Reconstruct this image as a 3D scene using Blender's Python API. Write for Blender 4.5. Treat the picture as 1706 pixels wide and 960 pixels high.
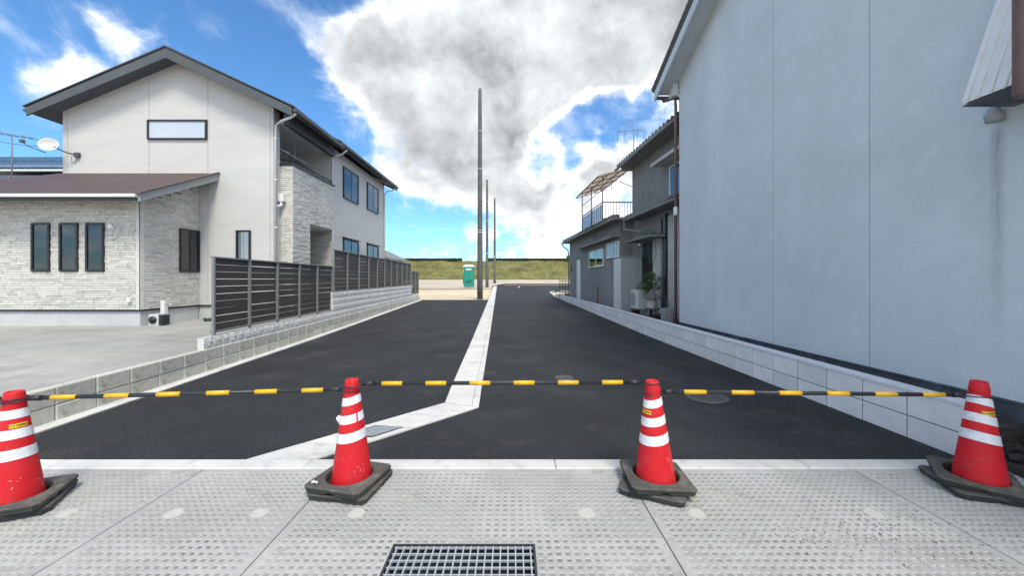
import bpy, bmesh, math, random
import numpy as np
from mathutils import Vector, Matrix
random.seed(7); rng = np.random.default_rng(7)
for o in list(bpy.data.objects): bpy.data.objects.remove(o)
S = bpy.context.scene; C = S.collection
R = math.radians

# ------------------------------------------------------------------ camera
cd = bpy.data.cameras.new('camera'); cam = bpy.data.objects.new('camera', cd); C.objects.link(cam)
cam.location = (0, 0, 1.5); cam.rotation_euler = (R(90), 0, 0)
cd.sensor_width = 36; cd.lens = 641 / 1706 * 36; cd.shift_y = -15 / 1706
cd.clip_start = .05; cd.clip_end = 5000
S.camera = cam
S.render.engine = 'CYCLES'
S.view_settings.view_transform = 'Standard'; S.view_settings.look = 'None'
S.view_settings.exposure = 1.48; S.view_settings.gamma = 1

# ------------------------------------------------------------------ sky with clouds
SUN_EL, SUN_AZ = 55.0, 158.0          # azimuth clockwise from +Y (the view direction)
w = bpy.data.worlds.new('World'); S.world = w; w.use_nodes = True
nt = w.node_tree; N = nt.nodes; L = nt.links; N.clear()
def nd(t, **k):
    n = N.new(t)
    for a, b in k.items(): setattr(n, a, b)
    return n
def setin(n, i, v):
    if hasattr(v, 'is_output') or isinstance(v, bpy.types.NodeSocket): L.new(v, n.inputs[i])
    else: n.inputs[i].default_value = v
def mth(op, a, b=None, c=None, clamp=False):
    n = nd('ShaderNodeMath', operation=op, use_clamp=clamp); setin(n, 0, a)
    if b is not None: setin(n, 1, b)
    if c is not None: setin(n, 2, c)
    return n.outputs[0]
def sstep(v, a, b, lo=0., hi=1.):
    n = nd('ShaderNodeMapRange', interpolation_type='SMOOTHSTEP'); setin(n, 0, v)
    for i, x in enumerate((a, b, lo, hi)): setin(n, i + 1, x)
    return n.outputs[0]
sky = nd('ShaderNodeTexSky', sky_type='NISHITA', sun_disc=False, sun_elevation=R(SUN_EL), sun_rotation=R(SUN_AZ))
sky.air_density = 1.0; sky.dust_density = .4; sky.ozone_density = 2.2
skys = nd('ShaderNodeMixRGB', blend_type='MULTIPLY'); skys.inputs[0].default_value = 1
L.new(sky.outputs[0], skys.inputs[1]); skys.inputs[2].default_value = (.038, .062, .078, 1)
tc = nd('ShaderNodeTexCoord'); sep = nd('ShaderNodeSeparateXYZ'); L.new(tc.outputs['Generated'], sep.inputs[0])
zc = mth('ADD', mth('MAXIMUM', sep.outputs[2], 0.0), .16)
cmb = nd('ShaderNodeCombineXYZ')
L.new(mth('DIVIDE', sep.outputs[0], zc), cmb.inputs[0]); L.new(mth('DIVIDE', sep.outputs[1], zc), cmb.inputs[1])
def fbm(vec, sc, det, ro, dist=0., off=(0, 0, 0)):
    mp = nd('ShaderNodeMapping'); L.new(vec, mp.inputs[0]); mp.inputs[1].default_value = off
    n = nd('ShaderNodeTexNoise'); L.new(mp.outputs[0], n.inputs[0]); n.inputs['Scale'].default_value = sc
    n.inputs['Detail'].default_value = det; n.inputs['Roughness'].default_value = ro; n.inputs['Distortion'].default_value = dist
    return n.outputs[0]
f1 = fbm(cmb.outputs[0], 1.15, 9, .56, .35, (3.1, 1.7, 0))
f1b = fbm(cmb.outputs[0], 1.15, 9, .56, .35, (3.1 + .13, 1.7 - .1, .05))
f2 = fbm(tc.outputs['Generated'], 5.0, 9, .62, .25, (.3, .2, .9))
f2b = fbm(tc.outputs['Generated'], 5.5, 9, .60, .25, (.3 + .03, .2, .9 + .05))
f3 = fbm(tc.outputs['Generated'], 2.2, 5, .5, .2)
def direction(px, py): return Vector(((px - 853) / 641, 1, (465 - py) / 641)).normalized()
blobs = [  # cloud masses and clear gaps as directions on the sky: (azimuth side, height) in tangent units x641, angular radius deg, weight
 (900, 0, 25, .46), (740, 190, 14, .30), (640, 100, 9, .22), (1040, 70, 17, .30), (840, 270, 9, .22), (610, 205, 9, .26), (1120, 150, 10, .25),
 (1080, 290, 9, .22), (930, 330, 8, .20), (700, 320, 7, .22), (860, 380, 6, .20), (960, 270, 4.5, .22), (1010, 250, 4, .2),
 (170, 30, 33, -.52), (440, 170, 13, -.28), (760, 400, 9, -.30), (880, 425, 8, -.30), (640, 350, 5, -.12), (875, 268, 3.6, -.26), (905, 258, 3.9, -.36), (940, 243, 4.2, -.44), (975, 228, 4.4, -.48), (1010, 214, 4.4, -.48), (1045, 202, 4.2, -.46), (1080, 192, 4.2, -.46), (1115, 184, 4.0, -.42), (500, 260, 7, -.10),
 (720, 420, 8, -.10), (670, 390, 6, -.25), (940, 300, 3, -.25), (870, 425, 4, -.12), (1010, 300, 3, -.15),
 (235, 100, 5.0, .5), (135, 140, 3.5, .42), (30, 80, 4, .20), (35, 150, 4.5, .22), (575, 75, 5, .42), (508, 45, 3.5, .36), (385, 8, 4.5, .5), (205, 30, 3.5, .34), (530, 140, 3, .2),
 (725, 417, 3, .42), (690, 418, 2, .2), (785, 405, 3, .45), (915, 420, 3, .42), (870, 385, 5, .3), (800, 350, 5, .2), (930, 355, 5, .25), (700, 335, 4, .25)]
def warp(sc, amp, det):
    n = nd('ShaderNodeTexNoise'); L.new(tc.outputs['Generated'], n.inputs[0]); n.inputs['Scale'].default_value = sc; n.inputs['Detail'].default_value = det
    a = nd('ShaderNodeVectorMath', operation='SUBTRACT'); L.new(n.outputs['Color'], a.inputs[0]); a.inputs[1].default_value = (.5, .5, .5)
    b = nd('ShaderNodeVectorMath', operation='SCALE'); L.new(a.outputs[0], b.inputs[0]); b.inputs['Scale'].default_value = amp
    return b.outputs[0]
wa = nd('ShaderNodeVectorMath', operation='ADD'); L.new(warp(5.5, .11, 2), wa.inputs[0]); L.new(warp(15, .075, 6), wa.inputs[1])
wb = nd('ShaderNodeVectorMath', operation='ADD'); L.new(wa.outputs[0], wb.inputs[0]); L.new(tc.outputs['Generated'], wb.inputs[1])
nrm = nd('ShaderNodeVectorMath', operation='NORMALIZE'); L.new(wb.outputs[0], nrm.inputs[0])
acc = None
for (px, py, rad, wt) in blobs:
    if wt == 0: continue
    d = direction(px, py)
    dn = nd('ShaderNodeVectorMath', operation='DOT_PRODUCT'); L.new(nrm.outputs[0], dn.inputs[0]); dn.inputs[1].default_value = d
    s = sstep(dn.outputs['Value'], math.cos(R(rad * 1.25)), math.cos(R(rad * .25)), 0., wt)
    acc = s if acc is None else mth('ADD', acc, s)
base = mth('ADD', mth('MULTIPLY', f1, .75), mth('MULTIPLY', f2, 1.7))
dens = mth('ADD', mth('SUBTRACT', base, 1.215), acc)
f4 = fbm(tc.outputs['Generated'], 19, 7, .6, .2, (.7, .1, .4))
dens = mth('ADD', dens, mth('MULTIPLY', mth('SUBTRACT', f4, .5), sstep(sep.outputs[2], .10, .40, .95, .45)))
horizonw = sstep(sep.outputs[2], .02, .16, .035, 0.)
dens = mth('ADD', dens, horizonw)
dens = mth('ADD', dens, sstep(sep.outputs[1], -.15, .50, .20, 0.))   # extra white cloud added out of view, overhead and behind, to lift the ambient light
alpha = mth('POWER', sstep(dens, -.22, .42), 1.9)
veiln = fbm(cmb.outputs[0], 1.6, 8, .62, 1.2, (7.3, 2.2, .4))
alpha = mth('MAXIMUM', alpha, mth('MULTIPLY', sstep(mth('ADD', veiln, mth('MULTIPLY', dens, .25)), .42, .72), .42))
relief = mth('ADD', mth('MULTIPLY', mth('SUBTRACT', f1, f1b), .36), mth('MULTIPLY', mth('SUBTRACT', f2b, f2), -.50))
thick = sstep(mth('ADD', mth('MULTIPLY', dens, .45), mth('MULTIPLY', mth('ADD', acc, mth('MULTIPLY', mth('SUBTRACT', f3, .5), 1.2)), .55)), .16, .66)
thick = mth('MULTIPLY', thick, sstep(sep.outputs[2], .04, .36, .45, 1.))
bright = mth('SUBTRACT', .57, mth('MULTIPLY', thick, .315))
bright = mth('ADD', bright, mth('MULTIPLY', mth('SUBTRACT', f3, .5), .22))
bright = mth('ADD', bright, relief)
bright = mth('MAXIMUM', bright, .145)
ccol = nd('ShaderNodeMixRGB'); setin(ccol, 0, thick); ccol.inputs[1].default_value = (.97, .985, 1.0, 1); ccol.inputs[2].default_value = (.93, .97, 1.0, 1)
cmul = nd('ShaderNodeVectorMath', operation='SCALE'); L.new(ccol.outputs[0], cmul.inputs[0]); L.new(bright, cmul.inputs['Scale'])
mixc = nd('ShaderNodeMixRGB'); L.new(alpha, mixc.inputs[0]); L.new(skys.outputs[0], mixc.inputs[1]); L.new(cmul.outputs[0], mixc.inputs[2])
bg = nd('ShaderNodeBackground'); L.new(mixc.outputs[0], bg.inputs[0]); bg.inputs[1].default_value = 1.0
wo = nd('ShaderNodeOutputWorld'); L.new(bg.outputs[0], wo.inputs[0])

# ------------------------------------------------------------------ sun behind thin cloud
sd = bpy.data.lights.new('sun', 'SUN'); so = bpy.data.objects.new('sun', sd); C.objects.link(so)
sd.energy = 1.25; sd.angle = R(17); sd.color = (1, .94, .84)
sv = Vector((math.sin(R(SUN_AZ)) * math.cos(R(SUN_EL)), math.cos(R(SUN_AZ)) * math.cos(R(SUN_EL)), math.sin(R(SUN_EL))))
so.rotation_euler = sv.to_track_quat('Z', 'Y').to_euler(); so.location = sv * 60

# ------------------------------------------------------------------ materials
def mat(name, c1, c2=None, sc=8., rough=.8, bump=0., bsc=60., mott=0., msc=.7, stain=None, ssc=2., rnd=0., metal=0., tint=False,
        spec=.5, bdist=.01, stretch=None, coat=0., speck=None, spsc=400., det=6):
    m = bpy.data.materials.new(name); m.use_nodes = True; T = m.node_tree; n = T.nodes; l = T.links
    b = n['Principled BSDF']; b.inputs['Roughness'].default_value = rough; b.inputs['Metallic'].default_value = metal
    b.inputs['Specular IOR Level'].default_value = spec; b.inputs['Coat Weight'].default_value = coat
    t = n.new('ShaderNodeTexCoord'); vec = t.outputs['Object']
    if stretch:
        mp = n.new('ShaderNodeMapping'); l.new(vec, mp.inputs[0]); mp.inputs['Scale'].default_value = stretch; vec = mp.outputs[0]
    def noise(s, d=6, r=.6, v=None):
        x = n.new('ShaderNodeTexNoise'); l.new(v or vec, x.inputs[0]); x.inputs['Scale'].default_value = s
        x.inputs['Detail'].default_value = d; x.inputs['Roughness'].default_value = r; return x.outputs[0]
    def ramp(v, a, bb, lo=0., hi=1.):
        x = n.new('ShaderNodeMapRange'); l.new(v, x.inputs[0])
        for i, q in enumerate((a, bb, lo, hi)): x.inputs[i + 1].default_value = q
        return x.outputs[0]
    def mix(f, a, bb, bt='MIX'):
        x = n.new('ShaderNodeMixRGB'); x.blend_type = bt
        for i, q in enumerate((f, a, bb)):
            if isinstance(q, bpy.types.NodeSocket): l.new(q, x.inputs[i])
            elif i == 0: x.inputs[0].default_value = q
            else: x.inputs[i].default_value = (*q, 1) if len(q) == 3 else q
        return x.outputs[0]
    c2 = c2 or tuple(v * .82 for v in c1)
    col = mix(ramp(noise(sc, det), .3, .7), c1, c2)
    if mott:
        f = ramp(noise(msc, 5, .55), .32, .68, 1 - mott, 1 + mott * .6)
        cc = n.new('ShaderNodeCombineXYZ')
        for i in range(3): l.new(f, cc.inputs[i])
        col = mix(1., col, cc.outputs[0], 'MULTIPLY')
    if stain:
        col = mix(ramp(noise(ssc, 7, .65), .54, .70, 0, .75), col, stain)
    if speck:
        col = mix(ramp(noise(spsc, 2, .5), .60, .70, 0, .8), col, speck)
    if rnd:
        oi = n.new('ShaderNodeObjectInfo'); f = ramp(oi.outputs['Random'], 0, 1, 1 - rnd, 1 + rnd * .6)
        cc = n.new('ShaderNodeCombineXYZ')
        for i in range(3): l.new(f, cc.inputs[i])
        col = mix(1., col, cc.outputs[0], 'MULTIPLY')
    if tint:
        a = n.new('ShaderNodeAttribute'); a.attribute_name = 'tint'; col = mix(1., col, a.outputs[0], 'MULTIPLY')
    l.new(col, b.inputs['Base Color'])
    rr = ramp(noise(sc * 1.7, 4), .3, .7, max(rough - .1, .02), min(rough + .1, 1)); l.new(rr, b.inputs['Roughness'])
    if bump:
        bp = n.new('ShaderNodeBump'); bp.inputs['Strength'].default_value = bump; bp.inputs['Distance'].default_value = bdist
        l.new(noise(bsc, 5, .6), bp.inputs['Height']); l.new(bp.outputs[0], b.inputs['Normal'])
    return m
def glassmat():
    m = bpy.data.materials.new('window_glass'); m.use_nodes = True; T = m.node_tree; n = T.nodes; l = T.links; n.clear()
    g = n.new('ShaderNodeBsdfGlossy'); g.inputs['Roughness'].default_value = .02; g.inputs['Color'].default_value = (.9, .95, 1, 1)
    t = n.new('ShaderNodeBsdfTransparent'); t.inputs['Color'].default_value = (.92, .95, .95, 1)
    f = n.new('ShaderNodeFresnel'); f.inputs[0].default_value = 1.5
    a = n.new('ShaderNodeMath'); a.operation = 'MULTIPLY_ADD'; l.new(f.outputs[0], a.inputs[0]); a.inputs[1].default_value = 1.0; a.inputs[2].default_value = .06
    a.use_clamp = True
    x = n.new('ShaderNodeMixShader'); l.new(a.outputs[0], x.inputs[0]); l.new(t.outputs[0], x.inputs[1]); l.new(g.outputs[0], x.inputs[2])
    o = n.new('ShaderNodeOutputMaterial'); l.new(x.outputs[0], o.inputs[0]); return m
M = {}
M['asphalt'] = mat('asphalt', (.038, .040, .044), (.010, .011, .013), sc=75, rough=.80, bump=1., bsc=80, mott=.34, msc=.9, speck=(.11, .11, .11), spsc=62, bdist=.010, spec=.30, det=2, stain=(.060, .056, .050), ssc=1.1)
M['concrete'] = mat('kerb_concrete', (.66, .65, .61), (.55, .54, .505), sc=12, rough=.85, bump=.3, bsc=90, mott=.12, msc=1.5, stain=(.40, .40, .37), ssc=5, rnd=.06)
M['slab'] = mat('slab_concrete', (.46, .455, .43), (.375, .37, .35), sc=22, rough=.85, bump=.5, bsc=150, mott=.22, msc=1.1, stain=(.26, .25, .225), ssc=3.2, rnd=.05)
M['slab_rim'] = mat('worn_recess_rim', (.45, .44, .41), (.37, .36, .335), sc=20, rough=.85)
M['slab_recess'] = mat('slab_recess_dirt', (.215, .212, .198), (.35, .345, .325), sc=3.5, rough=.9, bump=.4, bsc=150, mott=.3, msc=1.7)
M['plug'] = mat('mortar_plug', (.50, .495, .455), (.43, .425, .39), sc=30, rough=.9, bump=.4, bsc=120)
M['driveway'] = mat('driveway_concrete', (.37, .362, .33), (.30, .295, .268), sc=3, rough=.9, bump=.25, bsc=90, mott=.22, msc=.35, stain=(.22, .215, .19), ssc=.9)
M['oldblock'] = mat('weathered_block', (.62, .605, .53), (.46, .45, .385), sc=13, rough=.95, bump=.5, bsc=90, mott=.25, msc=2.5, stain=(.24, .23, .18), ssc=5, rnd=.12)
M['oldmortar'] = mat('weathered_mortar', (.33, .315, .27), sc=20, rough=.95)
M['rough'] = mat('split_face_block', (.84, .83, .80), (.62, .61, .58), sc=26, rough=.95, bump=1., bsc=45, bdist=.03, rnd=.1)
M['newblock'] = mat('new_block', (.80, .80, .78), (.73, .73, .71), sc=14, rough=.9, bump=.35, bsc=160, mott=.12, msc=3, rnd=.09)
M['mortar'] = mat('mortar', (.17, .18, .19), sc=20, rough=.95)
M['cap'] = mat('wall_cap', (.66, .68, .70), (.58, .60, .62), sc=10, rough=.85, bump=.2)
M['sand'] = mat('sandy_earth', (.70, .57, .38), (.58, .47, .31), sc=1.3, rough=.95, bump=.4, bsc=30, mott=.2, msc=.12, stain=(.52, .45, .34), ssc=.5)
M['gravel'] = mat('pale_gravel', (.56, .47, .36), (.45, .38, .29), sc=2., rough=.95, bump=.4, bsc=20, mott=.2, msc=.12)
M['soil'] = mat('damp_soil', (.075, .065, .055), (.035, .03, .027), sc=9, rough=.95, bump=1., bsc=28, bdist=.05)
M['grass'] = mat('bank_grass', (.13, .155, .045), (.24, .22, .095), sc=.9, rough=.95, bump=1., bsc=3, bdist=.3, mott=.4, msc=.22, stain=(.09, .12, .03), ssc=.5)
M['blade'] = mat('grass_blade', (.14, .165, .05), (.27, .24, .11), sc=.35, rough=.9, mott=.3, msc=.2, tint=True)
M['hedge'] = mat('hedge_leaf', (.022, .035, .014), (.012, .02, .01), sc=1.5, rough=.9, tint=True)
M['siding'] = mat('white_siding', (.60, .585, .56), (.555, .54, .52), sc=30, rough=.75, bump=.6, bsc=9, bdist=.03, stretch=(1, 1, 4.5), mott=.06, msc=.6)
M['stone'] = mat('stone_cladding', (.70, .68, .63), (.54, .525, .485), sc=14, rough=.85, bump=.5, bsc=40, tint=True)
M['groove'] = mat('cladding_groove', (.30, .29, .27), sc=9, rough=.95)
M['found'] = mat('foundation_render', (.55, .56, .56), (.48, .49, .49), sc=6, rough=.9, bump=.2, mott=.08)
M['roofd'] = mat('dark_roof_metal', (.05, .050, .06), (.035, .04, .045), sc=5, rough=.5)
M['barge'] = mat('grey_fascia', (.082, .092, .10), (.065, .074, .08), sc=3, rough=.55)
M['barge2'] = mat('light_grey_fascia', (.30, .31, .31), (.26, .27, .27), sc=3, rough=.55)
M['soffit'] = mat('dark_soffit', (.11, .12, .14), (.09, .10, .12), sc=5, rough=.7)
M['brown_roof'] = mat('brown_metal_roof', (.11, .08, .075), (.085, .050, .05), sc=6, rough=.5, mott=.12, msc=1.5, bump=.2, bsc=40)
M['blue_tile'] = mat('blue_glazed_tile', (.06, .13, .22), (.04, .09, .16), sc=4, rough=.35, rnd=.15)
M['black'] = mat('black_frame', (.018, .02, .024), (.012, .014, .016), sc=8, rough=.4)
M['dark'] = mat('dark_interior', (.03, .035, .04), sc=3, rough=.9)
M['curtain'] = mat('curtain', (.80, .81, .78), (.48, .50, .50), sc=2.5, rough=.95, stretch=(14, 14, .4))
M['frost'] = mat('frosted_glass', (.50, .56, .64), (.44, .50, .58), sc=3, rough=.12, spec=.8)
M['white'] = mat('white_paint', (.74, .74, .72), (.66, .66, .64), sc=10, rough=.45)
M['offwhite'] = mat('ceiling_board', (.82, .82, .80), sc=10, rough=.8)
M['glass'] = glassmat()
M['slat'] = mat('dark_fence_slat', (.066, .052, .046), (.045, .036, .033), sc=20, rough=.6, stretch=(1, 1, 6), bump=.2, bsc=60, rnd=.16)
M['fpost'] = mat('fence_post_aluminium', (.25, .25, .25), (.21, .21, .21), sc=9, rough=.45, metal=.2)
M['red'] = mat('cone_red', (.66, .016, .024), (.56, .014, .022), sc=7, rough=.5, spec=.3, mott=.10, msc=4, stain=(.50, .05, .05), ssc=9, bump=.08, bsc=30)
M['band'] = mat('reflective_white', (.80, .81, .84), (.70, .71, .74), sc=25, rough=.35, stain=(.55, .55, .56), ssc=16)
M['rubber'] = mat('black_rubber', (.050, .050, .047), (.030, .030, .029), sc=14, rough=.75, bump=.5, bsc=70, stain=(.15, .145, .125), ssc=7, mott=.25, msc=6)
M['barblk'] = mat('bar_black', (.022, .026, .03), (.015, .018, .02), sc=20, rough=.4)
M['baryel'] = mat('bar_yellow', (.80, .46, .015), (.70, .39, .012), sc=20, rough=.4, stain=(.55, .33, .03), ssc=14)
M['stick'] = mat('sticker_yellow', (.85, .62, .02), sc=20, rough=.4)
M['scuff'] = mat('pale_scuff', (.72, .42, .40), (.62, .2, .2), sc=40, rough=.7)
M['steel'] = mat('galvanised_steel', (.62, .66, .69), (.48, .52, .55), sc=40, rough=.4, metal=.55)
M['iron'] = mat('cast_iron', (.045, .047, .05), (.03, .03, .033), sc=30, rough=.6, bump=.3)
M['rubdust'] = mat('dusty_rubber', (.115, .108, .092), (.055, .053, .048), sc=10, rough=.85, bump=.5, bsc=70, mott=.3, msc=7, stain=(.20, .185, .15), ssc=9)
M['iron2'] = mat('worn_cast_iron', (.13, .13, .13), (.085, .085, .085), sc=30, rough=.5, bump=.3, metal=.3)
M['pit'] = mat('drain_pit', (.05, .065, .07), (.03, .035, .04), sc=8, rough=.6)
M['greywall'] = mat('blue_grey_stucco', (.60, .65, .675), (.56, .61, .635), sc=40, rough=.85, bump=.7, bsc=34, bdist=.012, mott=.07, msc=.9, stain=(.65, .69, .715), ssc=2.6)
M['band_found'] = mat('dark_stained_footing', (.10, .115, .13), (.05, .058, .068), sc=5, rough=.85, bump=.5, bsc=40, stain=(.26, .28, .29), ssc=3)
M['oldwall'] = mat('grey_old_render', (.26, .262, .25), (.205, .208, .20), sc=4, rough=.9, bump=.4, bsc=50, mott=.18, msc=.7, stain=(.12, .125, .125), ssc=1.4)
M['oldwall2'] = mat('pale_old_render', (.50, .50, .45), (.41, .41, .37), sc=4, rough=.9, bump=.4, bsc=50, mott=.15)
M['oldtile'] = mat('grey_roof_tile', (.20, .205, .20), (.13, .135, .135), sc=9, rough=.7, rnd=.2)
M['oldgut'] = mat('old_gutter', (.24, .235, .22), (.17, .17, .16), sc=9, rough=.6)
M['brownpipe'] = mat('brown_downpipe', (.17, .10, .085), (.13, .075, .065), sc=12, rough=.5, mott=.15, msc=3)
M['cabinet'] = mat('painted_cabinet', (.36, .38, .39), (.31, .33, .34), sc=5, rough=.6, stain=(.22, .2, .17), ssc=2.2)
M['polepole'] = mat('concrete_pole', (.15, .145, .135), (.10, .098, .092), sc=4, rough=.9, bump=.2, mott=.2, msc=1.2)
M['teal'] = mat('teal_plastic', (.015, .30, .24), (.012, .24, .20), sc=4, rough=.5)
M['teald'] = mat('teal_plastic_dark', (.008, .16, .14), sc=4, rough=.5)
M['rust'] = mat('rusty_rail', (.20, .12, .095), (.13, .08, .065), sc=30, rough=.7)
M['leaf'] = mat('shrub_leaf', (.07, .15, .03), (.035, .09, .02), sc=9, rough=.6, tint=True)
M['bark'] = mat('bark', (.09, .075, .06), sc=30, rough=.9, bump=.6)
M['lantern'] = mat('weathered_granite', (.17, .165, .15), (.10, .10, .09), sc=16, rough=.95, bump=.6, stain=(.07, .08, .05), ssc=8)
M['acwhite'] = mat('appliance_white', (.60, .60, .57), (.54, .54, .51), sc=5, rough=.5)
def polymat():
    m = mat('weathered_polycarbonate', (.36, .31, .25), (.26, .22, .18), sc=5, rough=.6, stretch=(1, 1, 1), mott=.2, msc=2)
    T = m.node_tree; n = T.nodes; l = T.links; b = n['Principled BSDF']; out = [x for x in n if x.type == 'OUTPUT_MATERIAL'][0]
    tr = n.new('ShaderNodeBsdfTranslucent'); tr.inputs[0].default_value = (.44, .37, .28, 1)
    x = n.new('ShaderNodeMixShader'); x.inputs[0].default_value = .65
    l.new(b.outputs[0], x.inputs[1]); l.new(tr.outputs[0], x.inputs[2]); l.new(x.outputs[0], out.inputs[0]); return m
M['poly'] = polymat()
def streak(m, x0, z0, wd, ln, axis=1, strength=.6, c=(.13, .16, .17)):
    """rain-dirt streak of its own shape, running down from (x0, z0) on a wall (object coordinates are metres)"""
    T = m.node_tree; n = T.nodes; l = T.links; b = n['Principled BSDF']; old = b.inputs['Base Color'].links[0].from_socket
    t = n.new('ShaderNodeTexCoord'); s = n.new('ShaderNodeSeparateXYZ'); l.new(t.outputs['Object'], s.inputs[0])
    no = n.new('ShaderNodeTexNoise'); mp = n.new('ShaderNodeMapping'); mp.inputs['Scale'].default_value = (9, 9, 1.1); l.new(t.outputs['Object'], mp.inputs[0]); l.new(mp.outputs[0], no.inputs[0]); no.inputs['Detail'].default_value = 6
    def mm(op, a, bb, cl=False):
        x = n.new('ShaderNodeMath'); x.operation = op; x.use_clamp = cl
        for i, q in enumerate((a, bb)):
            if isinstance(q, bpy.types.NodeSocket): l.new(q, x.inputs[i])
            else: x.inputs[i].default_value = q
        return x.outputs[0]
    dx = mm('ABSOLUTE', mm('SUBTRACT', s.outputs[axis], x0), 0)
    fx = mm('SUBTRACT', 1, mm('DIVIDE', dx, wd), True)
    dz = mm('SUBTRACT', z0, s.outputs[2]); fz = mm('MULTIPLY', mm('MULTIPLY', dz, 12, True), mm('SUBTRACT', 1, mm('DIVIDE', dz, ln), True))
    f = mm('MULTIPLY', mm('MULTIPLY', fx, fz), mm('MULTIPLY', no.outputs[0], strength * 2), True)
    x = n.new('ShaderNodeMixRGB'); l.new(f, x.inputs[0]); l.new(old, x.inputs[1]); x.inputs[2].default_value = (*c, 1); l.new(x.outputs[0], b.inputs['Base Color'])

# ------------------------------------------------------------------ mesh helpers
ORG = {}
def tag(o, label=None, cat=None, group=None, kind=None):
    if label: o['label'] = label
    if cat: o['category'] = cat
    if group: o['group'] = group
    if kind: o['kind'] = kind
    return o
def empty(name, loc, label, cat, group=None):
    o = bpy.data.objects.new(name, None); C.objects.link(o); o.location = loc; o.empty_display_size = .2
    ORG[o] = Vector(loc); return tag(o, label, cat, group)
def frame(o, u, n):
    u = Vector(u).normalized(); n = Vector(n).normalized()
    return Matrix(((u.x, n.x, 0, o[0]), (u.y, n.y, 0, o[1]), (u.z, n.z, 1, o[2]), (0, 0, 0, 1)))
class MB:
    def __init__(s): s.v = []; s.f = []; s.m = []; s.t = []; s.sm = []
    def add(s, vs, fs, mi=0, T=None, tint=None, smooth=False):
        b = len(s.v)
        for p in vs:
            p = Vector(p); s.v.append(T @ p if T else p)
        for f in fs: s.f.append(tuple(b + i for i in f)); s.m.append(mi); s.t.append(tint); s.sm.append(smooth)
        return s
    def box(s, x0, x1, y0, y1, z0, z1, mi=0, T=None, tint=None):
        return s.add([(x0,y0,z0),(x1,y0,z0),(x1,y1,z0),(x0,y1,z0),(x0,y0,z1),(x1,y0,z1),(x1,y1,z1),(x0,y1,z1)],
              [(0,3,2,1),(4,5,6,7),(0,1,5,4),(1,2,6,5),(2,3,7,6),(3,0,4,7)], mi, T, tint)
    def cbox(s, x0, x1, y0, y1, z0, z1, c=.005, mi=0, T=None, tint=None):   # box with chamfered front (y1) side rim
        return s.add([(x0,y0,z0),(x1,y0,z0),(x1,y0,z1),(x0,y0,z1),(x0,y1-c,z0),(x1,y1-c,z0),(x1,y1-c,z1),(x0,y1-c,z1),
                      (x0+c,y1,z0+c),(x1-c,y1,z0+c),(x1-c,y1,z1-c),(x0+c,y1,z1-c)],
              [(0,1,2,3),(0,4,5,1),(1,5,6,2),(2,6,7,3),(3,7,4,0),(4,8,9,5),(5,9,10,6),(6,10,11,7),(7,11,8,4),(8,11,10,9)], mi, T, tint)
    def prism(s, poly, a, b, axis='y', mi=0, T=None):   # poly in the two other axes
        n = len(poly)
        def P(p, q):
            return {'y': (p[0], q, p[1]), 'x': (q, p[0], p[1]), 'z': (p[0], p[1], q)}[axis]
        vs = [P(p, a) for p in poly] + [P(p, b) for p in poly]
        fs = [tuple(range(n)), tuple(range(2*n-1, n-1, -1))] + [(i, (i+1) % n, n+(i+1) % n, n+i) for i in range(n)]
        return s.add(vs, fs, mi, T)
    def lathe(s, prof, seg=24, T=None, mi=0, cap=True, smooth=True):
        vs = []; n = len(prof)
        for (r, z) in prof:
            for k in range(seg):
                a = 2*math.pi*k/seg; vs.append((r*math.cos(a), r*math.sin(a), z))
        fs = [(i*seg+k, i*seg+(k+1) % seg, (i+1)*seg+(k+1) % seg, (i+1)*seg+k) for i in range(n-1) for k in range(seg)]
        s.add(vs, fs, mi, T, smooth=smooth)
        if cap:
            b = len(s.v) - n*seg
            s.f.append(tuple(b+k for k in range(seg-1, -1, -1))); s.m.append(mi); s.t.append(None); s.sm.append(False)
            s.f.append(tuple(b+(n-1)*seg+k for k in range(seg))); s.m.append(mi); s.t.append(None); s.sm.append(False)
        return s
    def tube(s, pts, r, seg=8, mi=0, closed=False):
        pts = [Vector(p) for p in pts]; n = len(pts); rings = []
        rr = r if isinstance(r, (list, tuple)) else [r]*n
        up = None
        for i, p in enumerate(pts):
            if closed: d = pts[(i+1) % n] - pts[i-1]
            else: d = (pts[min(i+1, n-1)] - pts[max(i-1, 0)])
            d.normalize()
            if up is None: up = d.orthogonal().normalized()
            up = (up - d*up.dot(d)).normalized(); sd_ = d.cross(up)
            rings.append([p + (up*math.cos(2*math.pi*k/seg) + sd_*math.sin(2*math.pi*k/seg))*rr[i] for k in range(seg)])
        vs = [v for g in rings for v in g]; m = n if closed else n-1
        fs = [(i*seg+k, i*seg+(k+1) % seg, ((i+1) % n)*seg+(k+1) % seg, ((i+1) % n)*seg+k) for i in range(m) for k in range(seg)]
        s.add(vs, fs, mi, smooth=True)
        if not closed:
            b = len(s.v)-n*seg
            for q in (tuple(b+k for k in range(seg)), tuple(b+(n-1)*seg+k for k in range(seg))): s.f.append(q); s.m.append(mi); s.t.append(None); s.sm.append(False)
        return s
    def mesh(s, name, mats, org=None, fix=True):
        me = bpy.data.meshes.new(name); off = org or Vector((0, 0, 0))
        me.from_pydata([tuple(v - off) for v in s.v], [], s.f)
        for m in (mats if isinstance(mats, (list, tuple)) else [mats]): me.materials.append(M[m] if isinstance(m, str) else m)
        me.polygons.foreach_set('material_index', s.m); me.polygons.foreach_set('use_smooth', s.sm)
        if any(t is not None for t in s.t):
            at = me.color_attributes.new('tint', 'FLOAT_COLOR', 'CORNER'); arr = []
            for p in me.polygons:
                t = s.t[p.index]; t = 1. if t is None else t
                arr += ([t, t, t, 1] if not isinstance(t, tuple) else [*t, 1]) * p.loop_total
            at.data.foreach_set('color', arr)
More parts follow.
